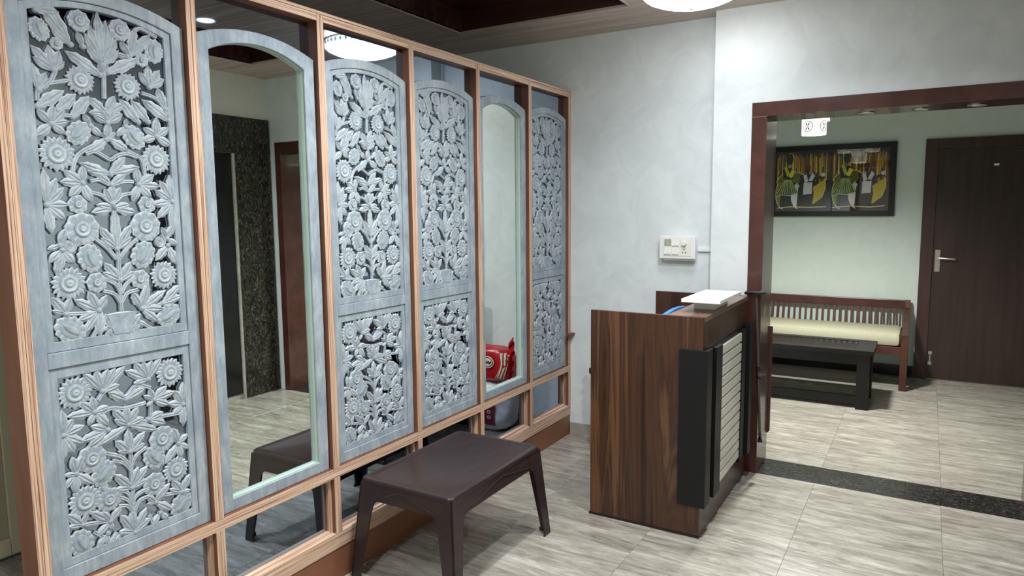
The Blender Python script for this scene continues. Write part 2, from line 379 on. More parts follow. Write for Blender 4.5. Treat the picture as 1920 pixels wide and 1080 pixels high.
downlight(.95,-.9,ZC,'recessed ceiling downlight behind the camera',DOWNLIGHT*.8)
def pendant():
    X,Y=1.392,5.45
    t=thing('pendant_cluster_lamp',(X,Y,ZC),'cluster of glowing white cylinder pendant shades with printed medallions','pendant lamp')
    part('ceiling_plate',MB().box((X-.2,Y-.2,ZC-.03),(X+.2,Y+.2,ZC-.0005)),M['chrome'],t,bevel=.003)
    for dx,dy,z in ((0,0,2.122),(-.158,.0,2.248),(.132,.0,2.248),(.0,.17,2.235)):
        x,y=X+dx,Y+dy
        s=part('shade',MB().lathe([(.083,.0),(.0835,.04),(.083,.112),(.079,.112),(.079,.0),(.083,.0)],(x,y,z),28),M['shade'],t,smooth=True)
        for a0 in (-.5,-2.0,1.0,2.6):
            pm=MB(); ring=[]
            for k in range(16):
                b=2*math.pi*k/16
                for rr in (.040,.0355):
                    a=a0+rr*math.cos(b)/.084; ring.append((x+.0842*math.cos(a),y+.0842*math.sin(a),z+.056+rr*math.sin(b)))
            pm.v+=ring
            for k in range(16):
                j=(k+1)%16; pm.quad(2*k,2*j,2*j+1,2*k+1)
            for k in range(6):
                b=math.pi*k/3; n=len(pm.v)
                for rr,db in ((.0,0),(.018,.3),(.0365,0),(.018,-.3)):
                    a=a0+rr*math.cos(b+db)/.084; pm.v.append((x+.0842*math.cos(a),y+.0842*math.sin(a),z+.056+rr*math.sin(b+db)))
                pm.quad(n,n+1,n+2,n+3)
            me=pm.mesh('printed_medallion',M['shade_print'],recalc=False); me.transform(Matrix.Translation((-X,-Y,-ZC))); link('printed_medallion',me,s)
        part('cord',MB().tube([(x,y,z+.10),(x,y,ZC-.03)],.004,6),M['rubber'],t)
    l=bpy.data.lights.new('pendant_bulbs','SPOT'); l.energy=PENDANT*6; l.spot_size=R(165); l.spot_blend=.9; l.shadow_soft_size=.09; l.color=(1,1,.96)
    o=bpy.data.objects.new('pendant_bulbs',l); COL.objects.link(o); o.parent=t; o.location=(0,0,-.645)
pendant()

# ================================================================== PARTITION
PY=[.8416,1.4138,1.9925,2.5669,3.1358,3.7120,4.2620]; PWD=.0352; DEP=-.095
Z_MB,Z_MT,Z_TB,Z_TT,Z_PL,Z_BR=.4606,.502,2.3575,2.398,.1446,.214
pt=thing('wooden_partition',(-.05,2.57,0),'long plywood partition frame holding the carved screens and mirrors','partition')
for i,y in enumerate(PY):
    w=PWD if i<6 else .0365
    part('post',MB().box((DEP,y,Z_MT),(.001,y+w*.47,Z_TT-.012),1,0).box((DEP,y+w*.50,Z_MT),(.001,y+w,Z_TT-.012),1,0).box((DEP,y+w*.45,Z_MT),(-.003,y+w*.52,Z_TT-.012),1,1),[M['ply_v'],M['veneer']],pt,bevel=.0008)
    part('post',MB().box((DEP,y,Z_BR),(.001,y+w*.47,Z_MB),1,0).box((DEP,y+w*.50,Z_BR),(.001,y+w,Z_MB),1,0).box((DEP,y+w*.45,Z_BR),(-.003,y+w*.52,Z_MB),1,1),[M['ply_v'],M['veneer']],pt,bevel=.0008)
YE=PY[6]+.0365
part('mid_rail',MB().box((DEP,PY[0],Z_MB),(.0,YE,Z_MB+.021),1,0).box((DEP,PY[0],Z_MB+.022),(.0,YE,Z_MT),1,0),[M['ply_h'],M['veneer']],pt,bevel=.0008)
part('bottom_rail',MB().box((DEP,PY[0],Z_PL),(.0,YE,Z_PL+.033),1,0).box((DEP,PY[0],Z_PL+.034),(.0,YE,Z_BR),1,0),[M['ply_h'],M['ply_h']],pt,bevel=.0008)
part('plinth_board',MB().box((DEP,PY[0],0),(-.004,YE,Z_PL)),M['plinth'],pt)
part('top_cap',MB().box((DEP,PY[0],Z_TT-.012),(.002,YE,Z_TT),0),M['ply_h'],pt,bevel=.0008)
for i in range(6):
    a,b=PY[i]+PWD,PY[i+1]
    part('top_rail',MB().box((DEP,a,Z_TB),(.0,b,Z_TT-.0125),1,0),[M['ply_h'],M['veneer']],pt,bevel=.0008)
    dz=-.012 if i in (1,4) else 0
    part('glass_pane',MB().box((-.0485+dz,a+.0005,Z_MT),(-.0385+dz,b-.0005,Z_TB)),M['pane'],pt)
    part('glass_pane',MB().box((-.046,a+.0005,Z_BR),(-.041,b-.0005,Z_MB)),M['pane'],pt)
    # glazing beads round the lower pane
    part('bead',MB().box((-.0405,b-.013,Z_BR),(-.020,b-.0003,Z_MB)),M['ply_v'],pt)
    part('bead',MB().box((-.0405,a+.0003,Z_BR),(-.020,a+.010,Z_MB)),M['ply_v'],pt)
    part('bead',MB().box((-.0405,a+.0105,Z_BR),(-.020,b-.0135,Z_BR+.009)),M['ply_h'],pt)

# ------------------------------------------------------------------ carved panels
def arch(u0,u1,z0,zs,zc,n=18):
    # outline: bottom-left, bottom-right, shoulder right, arc, shoulder left
    c=(u0+u1)/2; hw=(u1-u0)/2; h=zc-zs; rad=(hw*hw+h*h)/(2*h); cz=zc-rad; a=math.asin(hw/rad)
    arc=[(c+rad*math.sin(t),cz+rad*math.cos(t)) for t in [a-2*a*k/n for k in range(n+1)]]
    return [(u0,z0),(u1,z0)]+arc
def ring(mb,outer,inner,xf,xb,m=0):
    # frame between two outlines with the same number of points; front at xf, back at xb
    n=len(mb.v); k=len(outer)
    for x in (xf,xb):
        mb.v+=[(x,p[0],p[1]) for p in outer]+[(x,p[0],p[1]) for p in inner]
    for i in range(k):
        j=(i+1)%k
        mb.quad(n+i,n+j,n+k+j,n+k+i,m=m); mb.quad(n+2*k+i,n+3*k+i,n+3*k+j,n+2*k+j,m=m)
        mb.quad(n+k+i,n+k+j,n+3*k+j,n+3*k+i,m=m); mb.quad(n+i,n+2*k+i,n+2*k+j,n+j,m=m)
    return mb
def rect(u0,u1,z0,z1): return [(u0,z0),(u1,z0),(u1,z1),(u0,z1)]
HW=.2655
def outer_frame_mesh():
    m=MB()
    # two stiles with arched head in one outline; the middle rail is laid across
    ring(m,arch(-HW,HW,.5035,2.205,2.256),arch(-.2235,.2235,.548,2.180,2.217),-.020,-.0375)
    m.box((-.037,-.2235,1.153),(-.020,.2235,1.199))
    return m
def inner_frame_mesh(up):
    m=MB()
    if up: ring(m,arch(-.2225,.2225,1.2003,2.1795,2.2160),arch(-.200,.200,1.229,2.163,2.199),-.0255,-.037)
    else: ring(m,rect(-.2225,.2225,.549,1.1522),rect(-.200,.200,.573,1.122),-.0255,-.037)
    return m
HS=.62
BASE=-.0305   # x of the carving's mid surface; relief rises towards +x
BACK=-.0365
def rel(m,b,t,wid,h0,h1,ns=9,nc=7,ser=0,round_=False):
    # one carved leaf / petal from b to t, (u,z) coordinates; wid = half width
    bx,bz=b; tx,tz=t; L=math.hypot(tx-bx,tz-bz); dx,dz=(tx-bx)/L,(tz-bz)/L; px,pz=-dz,dx
    n=len(m.v)
    for i in range(ns):
        s=i/(ns-1)
        if round_: w=wid*(.42+.58*math.sin(min(1,s/.62)*math.pi/2))*(1 if s<.62 else math.sqrt(max(0,1-((s-.62)/.38)**2))*.97+.03)
        else: w=wid*(.30+.70*math.sin(min(1,s/.50)*math.pi/2))*(1 if s<.5 else (1-((s-.5)/.5)**1.9)*.98+.02)
        if ser: w*=1+.16*math.sin(s*math.pi*2*ser)
        hm=h0+(h1-h0)*math.sin(s*math.pi*.8)
        for j in range(nc):
            c=(j/(nc-1))*2-1
            e=math.sqrt(max(0,1-c*c*.85))
            g=.35*math.exp(-(c/.16)**2)+(.16*math.exp(-((abs(c)-.55)/.13)**2))
            h=hm*(e*1.0-g*1.25)
            if i in (0,ns-1): h*=.65
            m.a[len(m.v)]=1.0 if (j in (0,nc-1) or i==ns-1) else (.30 if nc>=7 and j in (2,4) else 0.)
            m.v.append((BASE+h*HS,bx+dx*L*s+px*w*c,bz+dz*L*s+pz*w*c))
    for i in range(ns-1):
        for j in range(nc-1): m.quad(n+i*nc+j,n+i*nc+j+1,n+(i+1)*nc+j+1,n+(i+1)*nc+j)
    # side walls
    ed=[i*nc for i in range(ns)]+[(ns-1)*nc+j for j in range(1,nc)]+[i*nc+nc-1 for i in range(ns-2,-1,-1)]+[j for j in range(nc-2,0,-1)]
    q=len(m.v); m.v+=[(BACK,m.v[n+e][1],m.v[n+e][2]) for e in ed]
    k=len(ed)
    for i in range(k):
        j=(i+1)%k; m.quad(n+ed[i],q+i,q+j,n+ed[j])
def dome(m,c,prof,seg=20,sx=1,sz=1,ang=0):
    # relief of revolution: prof (radius, height); optional elliptical scale
    n=len(m.v); ca,sa=math.cos(ang),math.sin(ang)
    for r,h in prof:
        for j in range(seg):
            t=2*math.pi*j/seg; a,b=r*math.cos(t)*sx,r*math.sin(t)*sz
            m.v.append((BASE+(h*HS if h>0 else h*.5),c[0]+a*ca-b*sa,c[1]+a*sa+b*ca))
    hm=[h for r,h in prof]
    for i in range(len(prof)):
        if 0<i<len(prof)-1 and hm[i]>=hm[i-1] and hm[i]>hm[i+1]:
            for j in range(seg): m.a[n+i*seg+j]=.75
    for i in range(len(prof)-1):
        for j in range(seg):
            jj=(j+1)%seg; m.quad(n+i*seg+j,n+i*seg+jj,n+(i+1)*seg+jj,n+(i+1)*seg+j)
def flower_mesh(kind,r,ang):
    m=MB(); a0=R(ang)
    if kind=='sun':
        for k in range(19):
            a=2*math.pi*k/19; L=r*(1.0+.05*math.sin(k*2.3))
            rel(m,(r*.40*math.cos(a),r*.40*math.sin(a)),(L*math.cos(a),L*math.sin(a)),r*.165,.007,.009,5,5)
        dome(m,(0,0),[(r*.56,-.012),(r*.55,.008),(r*.50,.011),(r*.40,.0115),(r*.32,.009),(r*.26,.0085),(r*.20,.012),(r*.10,.0135),(r*.05,.011),(.0004,.010)])
    elif kind=='daisy':
        for k in range(9):
            a=2*math.pi*k/9+.2
            rel(m,(r*.30*math.cos(a),r*.30*math.sin(a)),(r*1.03*math.cos(a),r*1.03*math.sin(a)),r*.35,.006,.009,6,5,round_=True)
        dome(m,(0,0),[(r*.50,-.012),(r*.48,.009),(r*.42,.0115),(r*.34,.012),(r*.28,.009),(r*.22,.0085),(r*.16,.0125),(r*.08,.013),(.0004,.010)])
    elif kind=='small':
        for k in range(7):
            a=2*math.pi*k/7+.3
            rel(m,(r*.2*math.cos(a),r*.2*math.sin(a)),(r*1.0*math.cos(a),r*1.0*math.sin(a)),r*.40,.006,.0085,5,5,round_=True)
        dome(m,(0,0),[(r*.38,.004),(r*.34,.011),(r*.24,.012),(r*.16,.009),(.0004,.012)],14)
    elif kind=='pod':
        ca,sa=math.cos(a0),math.sin(a0)
        for k in range(11):
            a=2*math.pi*k/11+.15; e=(1.08*math.cos(a),.88*math.sin(a))
            d=(e[0]*ca-e[1]*sa,e[0]*sa+e[1]*ca)
            rel(m,(r*.36*d[0],r*.36*d[1]),(r*1.0*d[0],r*1.0*d[1]),r*.27,.006,.009,5,5,round_=True)
        dome(m,(0,0),[(r*.66,-.012),(r*.63,.007),(r*.5,.0095),(r*.3,.010),(.0004,.010)],18,1.08,.82,a0)
        dome(m,(0,0),[(r*.58,.004),(r*.56,.0115),(r*.44,.0145),(r*.25,.015),(.0004,.015)],18,1.0,.34,a0)
    elif kind=='curl':
        pts=[(r*(.25+.75*k/14)*math.cos(k*.55),r*(.25+.75*k/14)*math.sin(k*.55)) for k in range(15)]
        dome(m,(0,0),[(r*.9,-.012),(r*.86,.004),(r*.5,.005),(.0004,.005)],16)
        stem(m,pts,r*.22,.008)
    elif kind=='vase':
        for x0,x1,zt,zb,h in ((-.048,.048,.033,.020,.010),):
            pass
        P=[(-.046,.030),(.046,.030),(.040,.014),(.028,-.034),(-.028,-.034),(-.040,.014)]
        n=len(m.v); m.v+=[(BASE+.010*HS,a,b) for a,b in P]+[(BACK,a,b) for a,b in P]
        m.f.append(tuple(n+i for i in range(6))); m.m.append(0)
        for i in range(6): m.quad(n+i,n+(i+1)%6,n+6+(i+1)%6,n+6+i)
        for x in (-.026,-.013,0,.013,.026): rel(m,(x*.7,-.033),(x*1.15,.014),.008,.011,.0145,6,5)
        rel(m,(-.052,.026),(.052,.026),.008,.0125,.014,8,5)
    return m
def stem(m,pts,w,h):
    # smooth ribbon with rounded section along a polyline
    P=[Vector((p[0],p[1])) for p in pts]; fine=[]
    for i in range(len(P)-1):
        p0=P[max(i-1,0)];p1=P[i];p2=P[i+1];p3=P[min(i+2,len(P)-1)]
        for k in range(5):
            t=k/5; fine.append(.5*((2*p1)+(p2-p0)*t+(2*p0-5*p1+4*p2-p3)*t*t+(3*p1-p0-3*p2+p3)*t**3))
    fine.append(P[-1]); n=len(m.v)
    for i,p in enumerate(fine):
        d=(fine[min(i+1,len(fine)-1)]-fine[max(i-1,0)]); d.normalize(); q=Vector((-d.y,d.x))
        for c,hh in ((-1,-.012),(-1,h*.3),(-.55,h),(-.1,h*.8),(0,h*.55),(.1,h*.8),(.55,h),(1,h*.3),(1,-.012)):
            m.a[len(m.v)]=.6 if c in (-.55,.55) else 0.
            m.v.append((BASE+(hh*HS if hh>0 else hh*.5),p.x+q.x*w*c,p.y+q.y*w*c))
    for i in range(len(fine)-1):
        for j in range(8): m.quad(n+i*9+j,n+i*9+j+1,n+(i+1)*9+j+1,n+(i+1)*9+j)
    m.f.append(tuple(n+j for j in range(9))); m.m.append(0); e=n+(len(fine)-1)*9; m.f.append(tuple(e+j for j in range(9))); m.m.append(0)
UPPER=([('pod',-0.171,2.115,0.031,-71),('daisy',-0.06,2.161,0.031,0),('daisy',0.06,2.16,0.032,0),('pod',0.167,2.117,0.036,-95),('small',-0.127,2.084,0.018,0),('small',0.125,2.082,0.022,0),('sun',-0.069,1.991,0.04,0),('sun',0.073,1.992,0.041,0),('pod',-0.085,1.837,0.037,46),('pod',0.083,1.838,0.038,-48),('sun',-0.15,1.772,0.049,0),('sun',0.151,1.773,0.047,0),('small',-0.103,1.628,0.028,0),('small',0.111,1.628,0.029,0),('daisy',-0.095,1.555,0.048,0),('daisy',0.101,1.559,0.048,0),('curl',-0.137,1.506,0.021,0),('curl',0.145,1.507,0.02,0),('pod',-0.079,1.467,0.041,-73),('pod',0.086,1.468,0.043,-121),('sun',-0.145,1.396,0.048,0),('sun',0.153,1.396,0.045,0),('small',-0.065,1.392,0.031,0),('small',0.071,1.39,0.031,0),('pod',-0.151,1.26,0.045,-40),('pod',0.161,1.262,0.042,34),('vase',0.002,1.26,0.034,0)],
[((-0.0,2.047),[(-0.006,2.197),(-0.033,2.157),(-0.045,2.127),(-0.041,2.095),(-0.029,2.071),(0.018,2.176),(0.036,2.15),(0.046,2.129),(0.05,2.096)]),((-0.089,2.089),[(-0.157,2.166),(-0.137,2.184),(-0.135,2.123)]),((-0.176,2.167),[(-0.115,2.173)]),((0.086,2.089),[(0.06,2.125),(0.109,2.176),(0.157,2.165),(0.133,2.129)]),((-0.054,2.09),[(-0.067,2.129)]),((0.078,2.084),[(0.042,2.084)]),((-0.139,2.008),[(-0.194,2.066),(-0.19,2.036),(-0.15,2.074),(-0.123,2.064),(-0.111,2.036)]),((-0.184,1.947),[(-0.196,2.017),(-0.163,1.997),(-0.154,1.983)]),((-0.01,2.015),[(-0.103,2.067)]),((0.014,2.026),[(0.113,2.083)]),((-0.0,2.017),[(0.0,2.06),(-0.012,2.048),(0.014,2.052)]),((0.145,2.001),[(0.115,2.042),(0.143,2.067),(0.181,2.059),(0.195,2.033)]),((0.194,1.939),[(0.171,2.001)]),((-0.192,1.901),[(-0.119,1.953)]),((-0.139,1.897),[(-0.087,1.948)]),((-0.099,1.882),[(-0.049,1.947)]),((0.002,1.903),[(-0.049,1.943),(-0.049,1.9),(0.028,1.957),(0.054,1.936),(0.048,1.904)]),((0.1,1.887),[(0.046,1.949)]),((0.133,1.891),[(0.083,1.95)]),((0.204,1.903),[(0.119,1.958)]),((-0.158,1.856),[(-0.192,1.892),(-0.15,1.909),(-0.121,1.9),(-0.113,1.867),(-0.201,1.819),(-0.123,1.83)]),((-0.049,1.862),[(-0.02,1.833),(-0.067,1.893)]),((0.058,1.869),[(0.03,1.838),(0.062,1.893)]),((0.157,1.847),[(0.161,1.906),(0.201,1.879),(0.205,1.82),(0.117,1.871),(0.109,1.829)]),((-0.002,1.826),[(0.004,1.874),(-0.02,1.844),(0.024,1.848)]),((0.002,1.875),[(-0.037,1.893),(0.048,1.906),(-0.02,1.912),(0.026,1.92)]),((-0.006,1.824),[(-0.058,1.783)]),((0.008,1.825),[(0.06,1.794)]),((0.0,1.719),[(-0.089,1.749),(-0.067,1.727)]),((0.0,1.723),[(0.091,1.746),(0.048,1.774)]),((0.0,1.688),[(-0.042,1.718),(0.044,1.719)]),((-0.085,1.691),[(-0.133,1.724),(-0.146,1.693),(-0.123,1.652),(-0.081,1.741),(-0.063,1.636)]),((0.087,1.691),[(0.139,1.723),(0.157,1.687),(0.125,1.65),(0.082,1.744),(0.065,1.639)]),((-0.0,1.629),[(0.002,1.688),(-0.02,1.674),(0.026,1.679)]),((0.002,1.616),[(-0.063,1.604),(-0.047,1.626)]),((0.002,1.616),[(0.073,1.601),(0.052,1.628)]),((-0.188,1.626),[(-0.189,1.725),(-0.158,1.702),(-0.141,1.675),(-0.131,1.626),(-0.143,1.583),(-0.181,1.545)]),((0.198,1.638),[(0.194,1.723),(0.161,1.704),(0.143,1.674),(0.131,1.628),(0.145,1.584),(0.195,1.532)]),((0.004,1.49),[(0.004,1.613),(-0.044,1.559),(-0.041,1.526),(0.052,1.563),(0.05,1.524)]),((-0.161,1.509),[(-0.195,1.499),(-0.146,1.555)]),((-0.157,1.496),[(-0.194,1.462),(-0.127,1.454),(-0.176,1.424)]),((0.171,1.516),[(0.207,1.493),(0.195,1.56),(0.157,1.553)]),((0.173,1.493),[(0.2,1.429),(0.129,1.447)]),((0.008,1.391),[(-0.038,1.449),(-0.043,1.42),(0.044,1.447),(0.05,1.416)]),((-0.065,1.305),[(-0.091,1.365),(-0.133,1.346),(-0.04,1.349),(-0.109,1.247),(-0.127,1.284)]),((-0.065,1.307),[(-0.067,1.226)]),((0.07,1.295),[(0.042,1.349),(0.095,1.375),(0.153,1.345),(0.123,1.245),(0.143,1.285)]),((-0.16,1.307),[(-0.195,1.36),(-0.145,1.354),(-0.196,1.322)]),((0.141,1.303),[(0.208,1.359),(0.208,1.322)]),((-0.038,1.253),[(-0.037,1.221),(-0.06,1.242)]),((-0.016,1.228),[(-0.046,1.286)]),((0.016,1.227),[(0.062,1.279)]),((0.052,1.258),[(0.046,1.222),(0.081,1.236)])],
[[(0.101,2.157),(0.125,2.179),(0.179,2.162)],[(-0.191,1.916),(-0.178,1.958),(-0.107,1.984)],[(-0.153,1.969),(-0.135,2.008)],[(0.002,2.024),(-0.002,1.946)],[(0.117,1.979),(0.169,1.965),(0.201,1.921)],[(-0.143,1.885),(-0.093,1.887),(-0.075,1.918)],[(0.002,1.826),(-0.069,1.79),(-0.099,1.762),(-0.111,1.722)],[(0.002,1.826),(0.062,1.792),(0.102,1.77),(0.111,1.717)],[(-0.069,1.777),(-0.042,1.785),(-0.016,1.773),(0.004,1.764),(0.026,1.778),(0.054,1.785),(0.088,1.776)],[(-0.061,1.697),(-0.034,1.701),(0.0,1.688),(0.038,1.698),(0.071,1.699)],[(-0.061,1.663),(-0.031,1.655),(-0.0,1.633),(0.032,1.656),(0.065,1.663)],[(0.0,1.695),(0.002,1.581)],[(0.0,1.459),(-0.024,1.492),(-0.06,1.525)],[(0.008,1.458),(0.036,1.492),(0.071,1.519)],[(0.006,1.351),(-0.008,1.381),(-0.038,1.398)],[(0.008,1.351),(0.024,1.378),(0.054,1.397)],[(0.004,1.319),(-0.014,1.35),(-0.048,1.364)],[(0.006,1.323),(0.026,1.349),(0.06,1.357)],[(0.008,1.568),(0.006,1.462),(0.004,1.29)],[(-0.16,1.307),(-0.087,1.301)],[(0.101,1.291),(0.149,1.306)],[(-0.043,1.29),(-0.069,1.258),(-0.089,1.226)],[(-0.029,1.288),(-0.048,1.223)],[(0.048,1.259),(0.03,1.221)],[(0.052,1.258),(0.1,1.223)]])
LOWER=([('sun',-0.153,1.068,0.048,0),('sun',0.151,1.068,0.047,0),('daisy',0.109,0.85,0.043,0),('daisy',-0.119,0.854,0.043,0),('pod',-0.087,0.797,0.04,-133),('pod',0.078,0.796,0.04,-54),('sun',0.151,0.73,0.044,0),('daisy',0.072,0.706,0.037,0),('sun',-0.148,0.73,0.048,0),('daisy',-0.077,0.708,0.037,0),('small',-0.093,0.751,0.016,0),('pod',-0.169,0.605,0.042,-66),('pod',0.163,0.602,0.042,-133)],
[((-0.073,1.055),[(-0.125,1.121),(-0.089,1.124),(-0.053,1.123),(-0.029,1.121),(0.002,1.121),(-0.022,1.065)]),((0.074,1.061),[(0.002,1.104),(0.032,1.124),(0.06,1.122),(0.09,1.122),(0.123,1.125),(0.028,1.058)]),((-0.002,1.012),[(-0.055,1.047)]),((0.002,1.013),[(0.06,1.037)]),((-0.101,0.996),[(-0.139,1.035),(-0.179,1.002),(-0.105,1.045),(-0.059,1.005),(-0.063,0.944),(-0.121,0.96)]),((0.089,0.989),[(0.076,1.028),(0.135,1.024),(0.161,1.0),(0.139,0.961),(0.064,0.974),(0.058,1.009)]),((0.0,0.928),[(-0.046,0.99),(-0.041,0.956),(-0.006,0.991),(0.034,0.979),(0.05,0.939),(-0.103,0.89),(0.094,0.887)]),((-0.065,0.93),[(-0.147,0.918),(-0.115,0.955),(-0.125,0.897)]),((-0.195,0.949),[(-0.194,1.025),(-0.165,0.993),(-0.137,0.964),(-0.141,0.912),(-0.168,0.889),(-0.202,0.875)]),((0.192,0.948),[(0.195,1.023),(0.161,1.003),(0.139,0.963),(0.153,0.924),(0.188,0.875)]),((0.065,0.928),[(0.117,0.941),(0.123,0.901)]),((-0.002,0.839),[(-0.044,0.887),(-0.004,0.913),(0.05,0.892),(0.046,0.853),(-0.038,0.852)]),((0.165,0.817),[(0.149,0.875),(0.2,0.841),(0.201,0.79),(0.113,0.764),(0.173,0.766)]),((-0.004,0.72),[(-0.055,0.781),(-0.053,0.733),(0.02,0.781),(0.05,0.775),(0.046,0.732)]),((-0.168,0.823),[(-0.201,0.828),(-0.149,0.872),(-0.174,0.876),(-0.121,0.776),(-0.175,0.765),(-0.202,0.789)]),((-0.079,0.637),[(-0.135,0.69),(-0.101,0.677),(-0.041,0.673),(-0.121,0.607),(-0.075,0.607)]),((-0.16,0.659),[(-0.202,0.707),(-0.146,0.693),(-0.203,0.669)]),((-0.004,0.57),[(-0.046,0.645),(-0.05,0.593),(-0.01,0.645),(0.038,0.635),(0.048,0.599)]),((0.072,0.643),[(0.044,0.675),(0.123,0.69),(0.094,0.678),(0.125,0.597),(0.044,0.648)]),((0.167,0.644),[(0.135,0.695),(0.202,0.697),(0.199,0.64),(0.125,0.669)]),((-0.089,0.602),[(-0.095,0.567),(-0.123,0.572)]),((-0.047,0.584),[(-0.071,0.571)]),((0.085,0.601),[(0.054,0.569),(0.111,0.57)])],
[[(-0.089,1.03),(-0.067,1.053),(-0.037,1.054),(-0.004,1.021),(0.034,1.049),(0.08,1.031)],[(0.077,0.99),(0.071,0.93),(0.03,0.929)],[(-0.085,0.986),(-0.049,0.995),(-0.006,0.984),(0.06,0.986)],[(0.069,0.929),(0.177,0.921)],[(0.002,0.876),(-0.002,0.757),(-0.0,0.572)],[(0.0,0.786),(-0.029,0.83),(-0.075,0.857)],[(0.0,0.794),(0.018,0.822),(0.054,0.838)],[(-0.0,0.775),(-0.024,0.809),(-0.058,0.828)],[(-0.004,0.681),(-0.02,0.71),(-0.048,0.728)],[(0.0,0.68),(0.02,0.695),(0.052,0.699)],[(-0.0,0.642),(-0.018,0.683),(-0.049,0.706)],[(0.002,0.645),(0.018,0.669),(0.05,0.673)],[(0.0,0.626),(-0.02,0.664),(-0.051,0.677)],[(-0.16,0.659),(-0.087,0.642)],[(0.073,0.664),(0.167,0.644)],[(-0.061,0.594),(-0.093,0.566),(-0.127,0.57)],[(0.048,0.607),(0.058,0.571)],[(-0.129,0.622),(-0.105,0.597)]])
def spray_mesh(base,tips):
    m=MB(); many=len(tips)
    for t in tips:
        v=(t[0]-base[0],t[1]-base[1]); L=math.hypot(*v)
        wid=min(.25*L,.0145) if many>1 else min(.24*L,.018)
        wid=max(wid,.0065)
        # start a little outside the base so that the leaves read apart
        s=.06 if many>1 else 0
        rel(m,(v[0]*s,v[1]*s),(v[0]*1.03,v[1]*1.03),wid,.0065,.0105+.002*random.random(),9,7,ser=3 if L>.06 else 0)
    dome(m,(0,0),[(.009,-.012),(.0085,.005),(.006,.009),(.0004,.010)],10)
    return m
CARVE={}
def make_carving(tab,key):
    fl_,sp_,st_=tab; d={'f':[],'s':[]}
    d['border']=inner_frame_mesh(key=='up').mesh('border',M['frame'],bevel=.001,bseg=1)
    d['v']=[]
    for pts in st_:
        s=MB(); stem(s,pts,.0062,.0075); d['v'].append(s.mesh('vine',M['carved'],smooth=True))
    for k,u,z,r,a in fl_:
        me=flower_mesh(k,r*1.03,a).mesh('flower' if k not in('vase','curl') else k,M['carved'],smooth=True); d['f'].append((k,u,z,me))
    for b,t in sp_: d['s'].append((b[0],b[1],spray_mesh(b,t).mesh('leaf_spray',M['carved'],smooth=True)))
    CARVE[key]=d
make_carving(UPPER,'up'); make_carving(LOWER,'low')
FRAME_ME=outer_frame_mesh().mesh('frame',M['frame'],bevel=.0015,bseg=1)
NAMES={'sun':'flower','daisy':'flower','small':'small_flower','pod':'seed_pod_flower','curl':'leaf_scroll','vase':'vase'}
def carved_panel(yc,label):
    t=thing('carved_screen_panel',(0,yc,.5035),label,'carved panel','carved blue-grey floral screen panels in the partition')
    link('frame',FRAME_ME,t,(0,0,-.5035))
    for key,nm in (('up','upper_carving'),('low','lower_carving')):
        d=CARVE[key]; c=link(nm,d['border'],t,(0,0,-.5035))
        [link('vine',me,c) for me in d['v']]
        for k,u,z,me in d['f']: link(NAMES[k],me,c,(0,u,z))
        for u,z,me in d['s']: link('leaf_spray',me,c,(0,u,z))
BC=[(PY[i]+PWD+PY[i+1])/2 for i in range(6)]
carved_panel(BC[0],'carved floral screen panel nearest the camera at the partition free end')
carved_panel(BC[2],'carved floral screen panel just right of the large mirror, second from the camera')
carved_panel(BC[3],'carved floral screen panel directly left of the mirror showing the red bag')
carved_panel(BC[5],'carved floral screen panel at the far end against the white wall')
def arched_mirror(yc,label):
    t=thing('arched_mirror',(0,yc,.5035),label,'mirror','arched mirrors in blue-grey wooden frames')
    off=Vector((0,yc,.5035))
    def P(n,mb,m,**k):
        me=mb.mesh(n,m,**k); me.transform(Matrix.Translation((0,0,-.5035))); return link(n,me,t)
    P('frame',ring(MB(),arch(-HW,HW,.5035,2.205,2.256),arch(-.214,.214,.548,2.160,2.212),-.020,-.0300),M['frame'],bevel=.0015,bseg=1)
    P('inner_reveal',ring(MB(),arch(-HW+.001,HW-.001,.5045,2.204,2.255),arch(-.2125,.2125,.5495,2.1585,2.2105),-.0305,-.0445),M['mirror_edge'])
    g=MB(); pl=arch(-.25,.25,.52,2.19,2.24); g.prism(pl,'x',-.0495,-.0447); P('mirror_glass',g,M['mirror'])
arched_mirror(BC[1],'large arched mirror reflecting the dark granite wall and the stool')
arched_mirror(BC[4],'narrow looking arched mirror at the far end reflecting the red bag')

